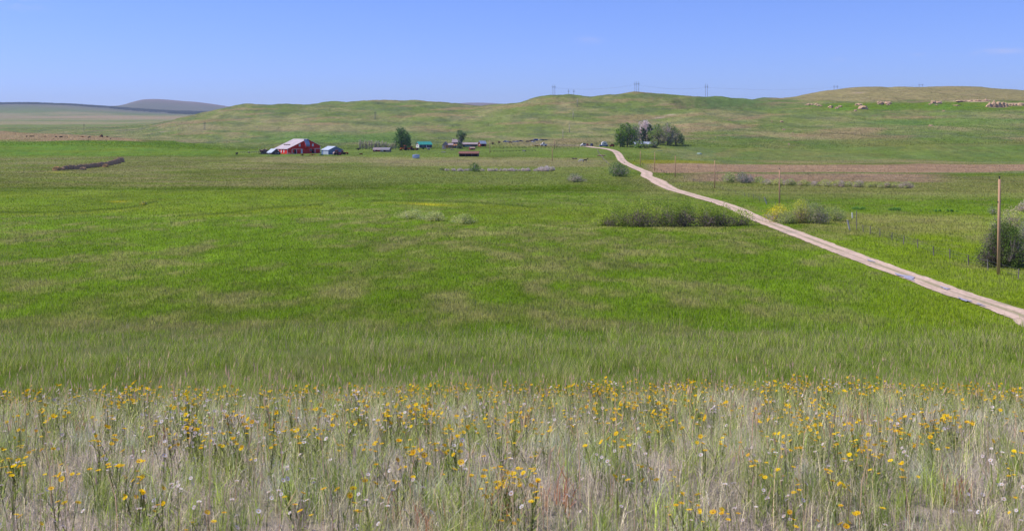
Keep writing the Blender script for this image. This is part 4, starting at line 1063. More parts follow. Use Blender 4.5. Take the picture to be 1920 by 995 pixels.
# ---- blue-grey shed
A2 = R(35); p = at(619.5, 290, 700, 1000); m_ = p.y / F; W = 23.5 * m_ / math.cos(A2); L = 20 * m_ / math.sin(A2) * .95; H = 15 * m_
cx = p.x + math.cos(A2) * W / 2; cy = p.y + math.sin(A2) * W / 2
s = gabled('blue_shed', (cx - 1.4, cy, gz(cx, cy) - .1), A2, W, L, H * .56, H, BWALL, BTIN, 'blue-grey metal shed with a pale roof, right of the red barn', 'shed', .5)
part(s, 'door', BTIN, (-W / 2 - .1, -W / 2 - .0, L * .08, L * .62, 0, H * .48)); part(s, 'door_trim', WHITE, (-W / 2 - .14, -W / 2, L * .64, L * .68, 0, H * .5), (-W / 2 - .14, -W / 2, L * .06, L * .075, 0, H * .5))
part(s, 'eave_trim', DWOOD, (-W / 2 - .3, -W / 2 - .1, 0, L, H * .54, H * .57))
# ---- small dark shed and the collapsed one left of the barn
A3 = R(30); p = at(509, 290, 700, 1000); m_ = p.y / F; W = 15 * m_ / math.cos(A3); L = 15 * m_ / math.sin(A3); H = 10.5 * m_
cx = p.x + math.cos(A3) * W / 2; cy = p.y + math.sin(A3) * W / 2
s = gabled('small_dark_shed', (cx, cy, gz(cx, cy) - .1), A3, W, L, H * .35, H, DWOOD, BTIN, 'small dark shed with a pale tin roof at the left side of the barn', 'shed', .4)
part(s, 'door', GWOOD, (-W * .12, W * .05, -.1, 0, 0, H * .45)); part(s, 'window', BTIN, (W * .18, W * .3, -.1, 0, H * .2, H * .4))
p = at(496, 289, 700, 1000); root = empty('collapsed_shed', p, .2, 'collapsed pile of pinkish-brown weathered boards left of the small dark shed', 'ruined shed')
q = random.Random(3); m_ = p.y / F
b1, b2 = MB(), MB()
for k in range(46):
    t = q.uniform(-1, 1); M = Matrix.Translation((t * 4.6, q.uniform(-1, 2), q.uniform(.2, 4.3 * (1 - t * t * .75)))) @ Matrix.Rotation(q.uniform(-.5, .5) - t * .5, 4, 'Y') @ Matrix.Rotation(q.uniform(-.6, .6), 4, 'Z') @ Matrix.Rotation(q.uniform(-.5, .5), 4, 'X')
    (b1 if k % 3 else b2).box(-1.6, 1.6, -.5, .5, -.06, .06, M)
b1.build('board', mat('pinkish_boards', (.36, .24, .21), .9, var=.4), root); b2.build('fallen_rafter', DWOOD, root)
MB().slab([(-3.6, 0, -.3), (3.4, 0, -.3), (2.4, 0, 3.0), (.6, 0, 3.9), (-2.2, 0, 3.0)], (0, 2.6, 0)).build('leaning_wall', GWOOD, root)
# ---- pair of little sheds before the aspens
for nm, x0, x1, py, hp, wm, rm, lb in (('little_shed', 700, 714, 284.6, 7.5, DRED, SHING, 'little shed with a maroon wall, left one of the joined pair before the aspens'), ('little_shed', 713.5, 732, 285, 8, GWOOD, mat('dull_grey_roof', (.26, .25, .28), .7), 'longer little shed with a grey roof, right one of the joined pair before the aspens')):
    p = at((x0 + x1) / 2, py, 700, 1000); m_ = p.y / F; W = (x1 - x0) * m_; H = hp * m_; 
    s = gabled(nm, p, R(90 - 14), W * .55, W * .98, H * .5, H, wm, rm, lb, 'shed', .3, 'little sheds before the aspens')
    s.location.x += W * .48; 
    part(s, 'door', BLACK, (-W * .275 - .08, -W * .275, W * .4, W * .55, 0, H * .42)); part(s, 'window', WHITE, (-W * .275 - .08, -W * .275, W * .7, W * .78, H * .18, H * .4))
p = at(707, 277.5, 700, 1100)
# ---- teal-roofed house
p = at(776.5, 277, 700, 1100); m_ = p.y / F; A4 = R(90 - 28); H = 11 * m_; W = 13 * m_ / math.cos(R(28)) ; L = 26 * m_
# gable faces left-front: local -y axis points left and a little toward us
s = gabled('house', (p.x + 3.2, p.y + 2, p.z), R(-62), W, L, H * .55, H, WHITE, TEAL, 'white house with a teal metal roof beside the tall dark trees', 'house', .6)
for k in range(3): win(s, -W * .28 + k * W * .2, -W * .28 + k * W * .2 + W * .11, -.12, -.01, H * .18, H * .46, framem=WHITE)
part(s, 'shaded_front', mat('front_shade_blue', (.05, .08, .13), .7), (W / 2 + .0, W / 2 + .12, .1, L - .1, 0, H * .53))  # shade on the long white front, put into the panel's dark blue colour
part(s, 'gable_siding', DRED, (-W * .25, W * .25, -.09, 0, H * .56, H * .72)); part(s, 'door', WHITE, (W / 2 + .1, W / 2 + .2, L * .55, L * .6, 0, H * .42))
win(s, W / 2 + .1, W / 2 + .2, L * .25, L * .36, H * .2, H * .42, axis='x', framem=BTIN); win(s, W / 2 + .1, W / 2 + .2, L * .72, L * .82, H * .2, H * .42, axis='x', framem=BTIN)
# ---- steel grain bin
p = at(780, 297.5, 600, 900); m_ = p.y / F
r_ = empty('grain_bin', p, 0, 'shiny round steel grain bin standing in the pasture', 'grain bin')
Hb = 9 * m_; Rb = 6.8 * m_
mb = MB().lathe([(Rb, -.3), (Rb, Hb * .2), (Rb * .995, Hb * .21), (Rb, Hb * .22), (Rb, Hb * .5), (Rb * .995, Hb * .51), (Rb, Hb * .52), (Rb, Hb * .82)], 40); mb.build('wall', STEEL, r_, smooth=True)
mb = MB().lathe([(Rb * 1.03, Hb * .821), (Rb * .3, Hb * .87), (.25, Hb * .88)], 40); mb.build('roof', BTIN, r_); part(r_, 'door', BTIN, (-.4, .4, -Rb - .08, -Rb + .2, .3, 1.9)); MB().lathe([(.35, Hb * .87), (.35, Hb * .92), (.1, Hb * .95)], 12).build('roof_cap', STEEL, r_)
# ---- pinkish farmhouse of several wings
p = at(843, 278, 800, 1150); m_ = p.y / F
r_ = empty('farmhouse', p, R(-8), 'rambling old farmhouse with pinkish shingle roofs and orange-brown walls', 'farmhouse')
u = m_
def wing(x0, x1, y0, y1, he, ha, wm, rm, along='x', wn='wall', rn='roof'):
    MB().box(x0 * u, x1 * u, y0 * u, y1 * u, -.6, he * u).build(wn, wm, r_)
    b = MB(); ov = .4
    if along == 'x':
        ym = (y0 + y1) / 2
        b.slab([(x0 * u, y0 * u - ov, he * u), (x0 * u, y1 * u + ov, he * u), (x0 * u, ym * u, ha * u)], ((x1 - x0) * u, 0, 0))
    else:
        xm = (x0 + x1) / 2
        b.slab([(x0 * u - ov, y0 * u, he * u), (x1 * u + ov, y0 * u, he * u), (xm * u, y0 * u, ha * u)], (0, (y1 - y0) * u, 0))
    b.build(rn, rm, r_)
wing(-14, -3, 0, 10, 5.5, 12.5, BRICK, SHING, 'y'); wing(-3, 7, -2, 8, 6, 9.5, BRICK, SHING, 'x'); wing(3, 15, 5, 17, 11, 17, mat('brown_siding', (.24, .13, .09), .85), SHING, 'x')
wing(7, 15, -3, 5, 5, 7.5, DWOOD, BRICK, 'x', 'porch_wall', 'porch_roof')
part(r_, 'door', WHITE, (-13.4 * u, -11.5 * u, -.15, 0, 0, 5 * u)); part(r_, 'garage_door', PINKP, (-9.6 * u, -8 * u, -.12, 0, 0, 5 * u))
for a_0, a_1 in ((-2, .2), (1.5, 4)): win(r_, a_0 * u, a_1 * u, -2 * u - .12, -2 * u, 1.8 * u, 4.2 * u, framem=BTIN)
win(r_, 5 * u, 7 * u, 5 * u - .12, 5 * u, 7.8 * u, 10 * u, framem=BTIN); win(r_, 10 * u, 12 * u, 5 * u - .12, 5 * u, 7.8 * u, 10 * u, framem=BTIN)
part(r_, 'chimney', BRICK, (5 * u, 6.2 * u, 10.3 * u, 11.5 * u, 14 * u, 18.5 * u)); part(r_, 'porch_post', WHITE, (9 * u, 9.4 * u, -3.4 * u, -3 * u, 0, 5 * u), (13 * u, 13.4 * u, -3.4 * u, -3 * u, 0, 5 * u))
# ---- long grey shed, red-and-white shed, tiny shed, open-fronted shed
def openshed(name, px0, px1, py, hp, dep, roofm, wallm, nb, label, rz=0, group=None):
    p = at((px0 + px1) / 2, py, 650, 1150); m_ = p.y / F; W = (px1 - px0) * m_; H = hp * m_; Dp = dep * m_
    r_ = empty(name, p, rz, label, 'shed', group)
    part(r_, 'wall', wallm, (-W / 2, W / 2, Dp - .2, Dp, -.4, H * .80), (-W / 2, -W / 2 + .2, .3, Dp - .2, -.4, H * .7), (W / 2 - .2, W / 2, .3, Dp - .2, -.4, H * .7))
    MB().slab([(-W / 2 - .5, -.6, H * .58), (W / 2 + .5, -.6, H * .58), (W / 2 + .5, Dp * .6, H), (-W / 2 - .5, Dp * .6, H)], (0, .05, .18)).build('front_roof', roofm, r_)
    MB().slab([(-W / 2 - .5, Dp * .605, H), (W / 2 + .5, Dp * .605, H), (W / 2 + .5, Dp + .5, H * .78), (-W / 2 - .5, Dp + .5, H * .78)], (0, .05, .18)).build('back_roof', roofm, r_)
    for k in range(nb + 1):
        x = -W / 2 + .15 + (W - .5) * k / nb
        part(r_, 'post', GWOOD, (x, x + .25, 0, .25, -.4, H * .57))
    return r_, W, H, Dp
openshed('open_shed', 860.5, 896.5, 293.8, 9.5, 16, BROWNR, DWOOD, 3, 'dark open-fronted shed with a rusty brown roof, nearest of the ranch buildings', R(-4))
r_, W, H, Dp = openshed('long_shed', 867, 895, 275.5, 8, 10, SHING, GWOOD, 5, 'long low grey shed right of the ragged cottonwood', R(-3))
part(r_, 'front_board', mat('teal_board', (.12, .24, .26), .8), (-W * .35, W * .1, -.02, .1, .1, H * .35))
p = at(904, 275, 800, 1150); m_ = p.y / F
s = gabled('small_red_shed', (p.x - 5.2 * m_, p.y, p.z), R(-58), 9 * m_, 12.5 * m_, 5.5 * m_, 10.5 * m_, DRED, BTIN, 'small red shed with a white roof at the right of the long shed', 'shed', .35)
part(s, 'door', BLACK, (4.5 * m_, 4.5 * m_ + .1, 3 * m_, 9 * m_, 0, 5 * m_)); part(s, 'window', WHITE, (-.6, .6, -.1, 0, 1.2, 2.2))
p = at(884.5, 281, 750, 1100); m_ = p.y / F
s = gabled('tiny_hut', (p.x - 4 * m_, p.y, p.z), R(-62), 6 * m_, 10 * m_, 3 * m_, 5.2 * m_, DRED, mat('tan_roof', (.46, .34, .25), .8), 'tiny red hut with a tan roof between the long shed and the open shed', 'hut', .25)
part(s, 'door', BLACK, (3 * m_, 3 * m_ + .1, 3 * m_, 5 * m_, 0, 2.4 * m_))
# ---- white house inside the grove
p = at(1207, 276.5, 700, 1050); m_ = p.y / F
s = gabled('white_house', (p.x - 17 * m_, p.y + 2, p.z), R(-86), 16 * m_, 40 * m_, 6.5 * m_, 10 * m_, mat('shaded_white_wall', (.20, .21, .23), .7), BTIN, 'low white house with a pale roof half hidden in the grove', 'house', .7)  # white walls coloured dark grey: the shade beneath the roof is painted in
for k in range(5): win(s, 8 * m_, 8 * m_ + .12, (4 + 7.5 * k) * m_, (7 + 7.5 * k) * m_, 1.8 * m_, 4.8 * m_, axis='x')
part(s, 'door', WHITE, (8 * m_, 8 * m_ + .1, 15.5 * m_, 17.5 * m_, 0, 4.8 * m_))
part(s, 'porch_roof', BTIN, (8 * m_ + .1, 11.5 * m_, 19 * m_, 30 * m_, 5.6 * m_, 5.9 * m_))

# ---- vehicles and machines
def wheel(root, x, y, r, w, m=None):
    t = MB().lathe([(r * .62, -w / 2), (r * .95, -w / 2), (r, -w * .3), (r, w * .3), (r * .95, w / 2), (r * .62, w / 2)], 18, (x, y, r), 'y').build('wheel', RUBBER, root, smooth=False)
    MB().lathe([(r * .6, -w * .42), (r * .6, w * .42)], 12, (x, y, r), 'y').build('rim', m or SILV, t)
def car(px, py, Lm, Hm, paint, label, rz=0, kind='suv', group=None, D=None, cat='car', name='parked_car'):
    p = at(px, py, 650, 1300) if D is None else pt(px, D)
    r_ = empty(name, p, rz, label, cat, group); L, H, W = Lm, Hm, Lm * .38; r = H * .2; gc = r * .9
    hood = {'suv': .62, 'pickup': .56, 'sedan': .60, 'van': .5}[kind] * H
    prof = {'suv': [(-.5, .5), (-.5, .62), (-.46, .97), (-.1, 1), (.16, .97), (.28, .66), (.48, .58), (.5, .3)],
            'van': [(-.5, .5), (-.5, .95), (-.46, 1), (.2, 1), (.36, .66), (.49, .56), (.5, .3)],
            'sedan': [(-.5, .5), (-.49, .66), (-.36, .7), (-.24, .98), (.08, 1), (.24, .7), (.48, .6), (.5, .3)],
            'pickup': [(-.5, .5), (-.5, .62), (-.12, .62), (-.1, .98), (.12, 1), (.22, .68), (.47, .62), (.5, .3)]}[kind]
    z0 = gc
    low = [(-.5, .3)]
    pts = [(x * L, -W / 2, z0 + (H - z0) * max(0, (z - .3) / .7)) for x, z in low + prof]
    MB().slab(pts, (0, W, 0)).build('body', paint, r_)
    gx0, gx1 = {'suv': (-.42, .17), 'van': (-.1, .26), 'sedan': (-.24, .14), 'pickup': (-.08, .14)}[kind]
    zz0, zz1 = z0 + (H - z0) * .55, z0 + (H - z0) * .9
    MB().slab([(gx0 * L, -W / 2 - .02, zz0), (gx1 * L + .06 * L, -W / 2 - .02, zz0), (gx1 * L, -W / 2 - .02, zz1), (gx0 * L + .02 * L, -W / 2 - .02, zz1)], (0, W + .04, 0)).build('side_window', GLASS, r_)
    for x in (-.3, .32):
        for y in (-W / 2 + .08, W / 2 - .08): wheel(r_, x * L, y, r, .24)
    part(r_, 'bumper', SILV, (L * .5, L * .5 + .1, -W * .45, W * .45, z0, z0 + .22), (-L * .5 - .1, -L * .5, -W * .45, W * .45, z0, z0 + .22))
    return r_
car(1093.5, 274.3, 5.0, 2.8, WHITE, 'white utility vehicle parked at the left end of the row where the road ends', R(200), 'suv', 'vehicles parked at the road end')
car(1101.5, 274.4, 4.6, 2.4, MARO, 'dark red pickup parked between the white vehicle and the dark blue car', R(260), 'pickup', 'vehicles parked at the road end')
car(1109.5, 274.4, 4.6, 2.6, DBLP, 'dark blue car parked at the right end of the row where the road ends', R(250), 'suv', 'vehicles parked at the road end')
car(1019.5, 274.4, 6.2, 3.9, WHITE, 'white truck with dark wheels standing right of the yellow trailer', R(190), 'pickup', cat='truck', name='white_truck')
car(1147.5, 275.5, 4.6, 2.7, REDP, 'red vehicle parked at the left edge of the grove', R(170), 'suv', cat='car')
jr = [(947, 266.6, BLUP, 'sedan'), (953, 267, SILV, 'sedan'), (957, 268, MARO, 'sedan'), (964, 267, SILV, 'suv'), (970, 266.5, BLUP, 'sedan'), (977, 265.6, DBLP, 'sedan'),
      (989, 266.3, DBLP, 'sedan'), (994, 265.5, MARO, 'pickup'), (999, 264.8, DBLP, 'suv'), (1004, 264.2, BLUP, 'van'), (1000.5, 267.4, WHITE, 'sedan'), (1013, 263.8, SILV, 'sedan'), (1018, 263.4, DBLP, 'suv'), (1024, 263.2, DBLP, 'pickup')]
jl = ['bright blue old car at the left end of the junk row', 'silver old car second in the junk row', 'maroon old car standing low in front of the left junk row', 'silver boxy wreck near the middle of the left junk row',
      'blue wreck fifth in the left junk row', 'dark wreck at the right end of the left junk row', 'dark wreck at the left end of the right junk row', 'maroon wreck second in the right junk row', 'dark boxy wreck left of the bright blue van',
      'bright blue van standing tallest in the right junk row', 'white car in front of the bright blue van', 'silver wreck right of the bright blue van', 'dark boxy wreck near the right end of the junk row', 'dark pickup wreck at the far right end of the junk row']
for (px, py, pm, kd), lb in zip(jr, jl):
    q = random.Random(int(px * 10)); big = kd in ('van',)
    car(px, py, 5.6 if big else 4.4, 2.3 if big else 1.5, pm, lb, R(q.uniform(-25, 25) + (180 if q.random() < .5 else 0)), kd, 'old vehicles in the junk row', cat='old car', name='old_vehicle')
# yellow flat trailer
p = at(1006, 275, 700, 1150); r_ = empty('flat_trailer', p, R(4), 'bright yellow low trailer left of the white truck', 'trailer'); r_.scale = (1.3, 1.3, 1.5)
part(r_, 'deck', YELP, (-3, 3, -1.1, 1.1, .55, .95), (-3, -2.85, -1.1, 1.1, .95, 1.5)); MB().tube([(3, 0, .7), (4.3, 0, .5)], .08).build('drawbar', YELP, r_)
for x in (-.6, .6):
    for y in (-1.2, 1.2): wheel(r_, x, y, .38, .2)
# white-topped camper
p = at(1133, 275, 700, 1150); r_ = empty('camper', p, R(8), 'white domed camper on a blue base beside the grove', 'camper')
pts = [(-2.6, -1.3, 1.5), (-2.5, -1.3, 3.2), (-1.7, -1.3, 4.3), (0, -1.3, 4.8), (1.6, -1.3, 4.2), (2.5, -1.3, 2.9), (2.6, -1.3, 1.5)]
MB().slab(pts, (0, 2.6, 0)).build('shell', WHITE, r_); part(r_, 'chassis', BLUP, (-4.2, 3.6, -1.2, 1.2, .5, 1.5)); part(r_, 'window', GLASS, (-.2, .9, -1.34, -1.3, 2.2, 3.2))
for x in (-3.2, 2.4):
    for y in (-1.1, 1.1): wheel(r_, x, y, .5, .3)
# tractors and implements
def tractor(px, py, s, paint, label, rz=0, cab=True, group=None):
    p = at(px, py, 650, 1300); r_ = empty('tractor', p, rz, label, 'tractor', group)
    part(r_, 'hood', paint, (.1 * s, 1.9 * s, -.42 * s, .42 * s, .8 * s, 1.5 * s)); part(r_, 'fender', paint, (-1.3 * s, -.1 * s, -.95 * s, -.5 * s, 1.35 * s, 1.5 * s), (-1.3 * s, -.1 * s, .5 * s, .95 * s, 1.35 * s, 1.5 * s))
    if cab:
        part(r_, 'cab', GLASS, (-1.1 * s, .05 * s, -.55 * s, .55 * s, 1.2 * s, 2.4 * s)); part(r_, 'cab_roof', paint, (-1.2 * s, .15 * s, -.65 * s, .65 * s, 2.41 * s, 2.6 * s))
    MB().tube([(1.1 * s, .25 * s, 1.5 * s), (1.1 * s, .25 * s, 2.2 * s)], .05 * s).build('exhaust', BLACK, r_)
    for y in (-.8, .8): wheel(r_, -.75 * s, y * s, .78 * s, .42 * s, YELP); wheel(r_, 1.5 * s, y * .8 * s, .42 * s, .26 * s, YELP)
    return r_
tractor(758, 282.3, 1.7, ORP, 'orange and yellow tractor in front of the tall dark trees, largest of the machines', R(200)); tractor(770, 281.8, 1.3, ORP, 'orange-red tractor right of the largest one before the tall dark trees', R(170))
tractor(777, 281.8, 1.1, REDP, 'small red tractor in front of the left end of the teal-roofed house', R(20), False); tractor(632.5, 291, 1.5, REDP, 'upright red tractor before the right wall of the blue-grey shed', R(60))
tractor(641.5, 290, 1.2, REDP, 'small red tractor just right of the blue-grey shed', R(120)); tractor(647.5, 289.6, 1.2, ORP, 'orange-red tractor standing rightmost beyond the blue-grey shed', R(30), False)
tractor(190, 257.4, 1.25, REDP, 'red tractor on the left hillside among the black cattle', R(150))
def implement(px, py, L, H, paint, label, rz=0, name='farm_implement', cat='farm implement', n=4):
    p = at(px, py, 650, 1300); r_ = empty(name, p, rz, label, cat)
    b = MB(); b.box(-L / 2, L / 2, -.9, -.7, H * .5, H * .7); b.box(-L / 2, L / 2, .7, .9, H * .5, H * .7)
    for k in range(n): x = -L / 2 + L * (k + .5) / n; b.box(x - .08, x + .08, -.7, .7, H * .52, H * .68)
    b.build('frame', paint, r_)
    b = MB()
    for k in range(n * 2): x = -L / 2 + L * (k + .5) / n / 2; b.tube([(x, -.8, H * .5), (x - .1, -1.0, .05)], .05, 4); 
    b.build('tines', DWOOD, r_); MB().tube([(L / 2, 0, H * .6), (L / 2 + 1.4, 0, H * .35)], .08).build('drawbar', paint, r_)
    part(r_, 'hopper', paint, (-L * .3, L * .25, -.5, .5, H * .7, H)); 
    for y in (-1, 1): wheel(r_, 0, y * 1.05, H * .32, .2)
implement(567, 291.8, 3.2, 1.6, YELP, 'yellow farm implement on the grass before the barn door'); implement(586, 291.4, 4.8, 1.0, ORP, 'long flat orange farm implement before the barn', n=6)
implement(750.5, 282.4, 1.8, 1.7, YELP, 'small yellow machine left of the orange tractors'); implement(783, 281.5, 3.0, 1.7, MARO, 'dark red implement right of the orange tractors')
implement(155, 257.6, 5.5, 1.1, ORP, 'long rusty orange implement on the left hillside', n=6); implement(168, 258, 3.0, 1.1, DWOOD, 'dark implement left of the red hillside tractor'); implement(201, 257.4, 2.0, 1.4, DWOOD, 'small dark implement right of the red hillside tractor')
implement(672, 281.5, 5, 1.8, DWOOD, 'dark rusty old machine at the left end of the aspen row', name='old_machine', cat='old machine'); implement(793.5, 280, 4.2, 2.0, GRNP, 'green farm machine in front of the teal-roofed house', name='green_machine', cat='farm machine')
implement(924, 271, 4, 2.2, mat('rust_orange', (.40, .20, .10), .8), 'rusty machine between the small red shed and the junk row', name='rusty_machine', cat='old machine')
implement(936, 268.8, 3.5, 2.2, mat('rust_orange', (.40, .20, .10), .8), 'rusty machine just left of the junk row', name='rusty_machine', cat='old machine')
# tank on legs, boulders of rubble, loose things
def tank(px, py, Rr, Ln, m, label, name='round_tank', cat='tank'):
    p = at(px, py, 650, 1300); r_ = empty(name, p, R(30), label, cat)
    prof = [(Rr * math.sin(a), -Ln / 2 - Rr * .5 * math.cos(a)) for a in (.15, .5, .9, 1.3)] + [(Rr, -Ln / 2), (Rr, Ln / 2)] + [(Rr * math.sin(a), Ln / 2 + Rr * .5 * math.cos(a)) for a in (1.3, .9, .5, .15)]
    MB().lathe(prof, 18, (0, 0, Rr + .4), 'x').build('vessel', m, r_, smooth=True)
    for x in (-Ln * .35, Ln * .35): part(r_, 'cradle', DWOOD, (x - .1, x + .1, -Rr * .7, Rr * .7, -.2, .75))
tank(626.5, 290.6, 1.0, .9, PINKP, 'pale pink round tank against the right wall of the blue-grey shed'); tank(637, 291.6, .35, 2.0, MARO, 'low dark red tank lying before the blue-grey shed'); tank(803.5, 281.2, .8, 1.8, mat('grey_rubble', (.30, .28, .28), .9), 'grey tank lying right of the green farm machine')
def junk(px, py, w, h, m, label, name='scrap_pile', n=14, cat='scrap pile'):
    p = at(px, py, 650, 1300); q = random.Random(int(px * 7)); b = MB(); c = MB()
    for k in range(n):
        t = q.uniform(-1, 1); M = Matrix.Translation((t * w / 2, q.uniform(-.6, .6), q.uniform(.1, h * (1 - t * t * .6)))) @ Matrix.Rotation(q.uniform(-3, 3), 4, 'Z') @ Matrix.Rotation(q.uniform(-.8, .8), 4, 'X')
        s = q.uniform(.25, .6) * max(1, w / 5); (b if k % 2 else c).box(-s, s, -s * .6, s * .6, -s * .3, s * .3, M)
    r_ = empty(name, p, 0, label, cat); b.build('debris', m, r_); c.build('board', GWOOD, r_)
junk(545, 289.6, 16 * .44, 1.3, mat('pinkish_boards', (.36, .24, .21), .9), 'low heap of pinkish boards before the long red barn wall'); junk(831, 280.6, 5, 1.2, CONC, 'pale heap of rubble in front of the farmhouse')
junk(849, 281.5, 3.4, 1.2, mat('grey_rubble', (.30, .28, .28), .9), 'small grey heap of brush before the farmhouse'); junk(831, 286, 4, .4, CONC, 'thin pale scatter of rubble lower on the pasture by the farmhouse')
junk(602, 291.5, 3, 1.2, GRNP, 'green scrap between the barn and the blue-grey shed'); junk(1077, 298.8, 3.6, .9, mat('brown_logs', (.26, .15, .12), .9), 'low brown log pile left of the two horses'); junk(505, 289.8, 3, 1.6, SILV, 'pale scrap at the foot of the collapsed shed')
junk(983, 284, 3, 1.2, WHITE, 'white scrap pile on the corral fence line'); junk(466, 287.5, 3.0, 1.2, CONC, 'pale scrap on the low corral left of the collapsed shed')
# the green-and-white hulk lying on the right pasture
p = at(1311, 289.8, 600, 900); r_ = empty('old_boat', p, R(-25), 'overturned pale green and white boat lying in the right pasture', 'boat')
pts = [(-1.9, .6), (-1.6, .95), (.8, .95), (2.3, 0), (.8, -.95), (-1.6, -.95), (-1.9, -.6)]
b = MB(); bot = [b.b.verts.new((x, y, .1)) for x, y in pts]; mid = [b.b.verts.new((x * .95, y * .85, .8)) for x, y in pts]; top = [b.b.verts.new((x * .8, y * .35, 1.25)) for x, y in pts]
for A_, B_ in ((bot, mid), (mid, top)):
    for i in range(7): b.b.faces.new((A_[i], A_[(i + 1) % 7], B_[(i + 1) % 7], B_[i]))
b.b.faces.new(top); b.b.faces.new(bot[::-1]); b.build('hull', mat('pale_green_paint', (.35, .45, .33), .5), r_); part(r_, 'keel', WHITE, (-1.5, 1.3, -.08, .08, 1.26, 1.4))
# concrete slab in the pasture below the grove
p = at(1236, 282.5, 600, 1000); r_ = MB().slab([(-2.6, -1, -.2), (2.4, -1.2, -.2), (2.7, .9, -.2), (-2.2, 1.1, -.2)], (0, 0, .45)).build('stone_slab', mat('pale_green_stone', (.42, .46, .33), .9), None, p, 0); tag(r_, 'flat pale slab lying in the grass below the white house', 'slab')

# ---- hay
def loaf(w, d, h, m, seed, name='hay_bale'):
    """a bread-shaped stack: bowed sides, domed top; d is its long axis (local y)"""
    q = random.Random(seed); b = bmesh.new(); rings = []
    sec = [(-.46, 0), (-.5, .35), (-.44, .68), (-.25, .93), (0, 1), (.25, .93), (.44, .68), (.5, .35), (.46, 0)]
    ny = 7
    for j in range(ny):
        t = j / (ny - 1) * 2 - 1; s = 1 - .16 * abs(t) ** 5
        rings.append([b.verts.new((x * w * s + q.uniform(-.04, .04) * w, t * d / 2 + q.uniform(-.03, .03) * d, max(-.2, z * h * s - .15 * (z == 0)) + q.uniform(-.03, .03) * h)) for x, z in sec])
    for A_, B_ in zip(rings, rings[1:]):
        for i in range(len(sec) - 1): b.faces.new((A_[i], A_[i + 1], B_[i + 1], B_[i]))
    b.faces.new(rings[0]); b.faces.new(rings[-1][::-1]); bmesh.ops.recalc_face_normals(b, faces=b.faces)
    bmesh.ops.subdivide_edges(b, edges=b.edges[:], cuts=1, use_grid_fill=True)
    for v in b.verts: v.co += v.co.normalized() * q.gauss(0, .03) * w
    me = bpy.data.meshes.new(name); b.to_mesh(me); b.free(); me.materials.append(m); return me
HB = [loaf(1.32, 3.6, 2.1 + .12 * k, HAYM, k) for k in range(4)]
HN = [loaf(3.6, 2.4, 2.1, HAYN, 9), loaf(4.2, 2.4, 1.9, HAYM, 10), loaf(3.4, 2.4, 1.7, HAYN, 11)]
row = [(122 + k * (216 - 122) / 19.0) for k in range(20)]
for k, px in enumerate(row):
    py = np.interp(px, [100, 145, 185, 205, 217, 229], [319.7, 317.5, 313, 310.3, 307.5, 304.5])
    p = at(px, py, 450, 900); o = bpy.data.objects.new('hay_bale', HB[k % 4]); link(o); q = random.Random(k)
    o.location = p; o.rotation_euler = (0, 0, R(-20 + q.uniform(-9, 9))); s = q.uniform(.9, 1.12) * p.y / 560 * 1.02; o.scale = (s, s, s)
    lb = {0: 'leftmost bale of the tightly packed part of the weathered hay row', 19: 'rightmost bale of the tightly packed part of the weathered hay row'}.get(k, 'brown weathered hay bale packed side by side in the long row on the left meadow')
    tag(o, lb, 'hay bale', 'weathered hay bales in the long row')
for k, (px, py, mi, s, lb) in enumerate(((106, 319.8, 0, 1.25, 'lighter hay bale at the left end of the hay row, orange end showing'), (116, 319.2, 1, .95, 'dark hay bale second from the left end of the hay row'),
    (155.5, 319, 1, 1.0, 'low grey-brown hay bale lying in front of the hay row at its middle'), (198, 313.6, 0, .95, 'orange-brown hay bale lying in front of the right part of the hay row'),
    (219.5, 306.8, 2, 1.15, 'big hay bale near the raised right end of the hay row'), (225.5, 304.6, 2, 1.15, 'hay bale at the raised far right end of the hay row'))):
    p = at(px, py, 450, 1000); o = bpy.data.objects.new('hay_bale', HN[mi] if k != 4 and k != 5 else HB[k % 4]); link(o); s *= p.y / 560; s = s * (1.1 if k > 3 else .85)
    o.location = p; o.rotation_euler = (0, 0, R(-12 if k < 4 else -30)); o.scale = (s, s, s); tag(o, lb, 'hay bale')

# ---- utility poles along the road
def pole(px, py, top, label, D=None, group='wooden utility poles following the dirt road', arm=False, lo=60, hi=1600, rr_=.16, col=None, leaning=0):
    p = pt(px, D) if D else at(px, py, lo, hi); m_ = p.y / F; H = (YH - F * p.z / p.y - top) * m_
    r_ = empty('utility_pole', p, 0, label, 'utility pole', group)
    rr_ = max(rr_, .55 * m_)
    ln = H * leaning
    MB().tube([(0, 0, -.5), (ln * .5, 0, H * .5), (ln, 0, H)], [rr_ * 1.15, rr_, rr_ * .8], 12).build('post', col or POLEW, r_, smooth=True)
    k = max(1, rr_ / .16)
    b = MB().tube([(ln, 0, H - .02), (ln, 0, H + .18 * k)], .05 * k, 6); b.lathe([(.05 * k, H + .15 * k), (.09 * k, H + .2 * k), (.09 * k, H + .3 * k), (.05 * k, H + .34 * k)], 8, (ln, 0, 0)); b.build('insulator', INSUL, r_)
    part(r_, 'bracket', INSUL, (ln - rr_ * 1.6, ln + rr_ * 1.0, -.06, .06, H * .76, H * .76 + .12 * k))
    return p + Vector((ln, 0, H + .3))
PL = [(1872, 515, 336, 'nearest utility pole, tall raw wood beside the big dark bush'), (1461.5, 388, 318, 'second nearest utility pole, reddish, behind the yellow-topped bush'), (1340, 353, 300.5, 'third utility pole from the front, left of the grey bush'),
      (1266, 332, 292, 'fourth utility pole from the front, before the tan fields'), (1227.5, 320, 285, 'fifth utility pole from the front, below the right part of the grove'), (1200.6, 311.5, 283, 'sixth utility pole from the front, thin, below the grove')]
tops = [pole(a, b, c, l, leaning=.012 if a > 1800 else .004) for a, b, c, l in PL]
pole(918.5, 288, 263, 'orange wooden pole at the left end of the corral fence', group='wooden poles in the ranch pasture'); pole(1035.5, 302, 277.5, 'thin orange wooden pole alone in the pasture below the white truck', group='wooden poles in the ranch pasture')
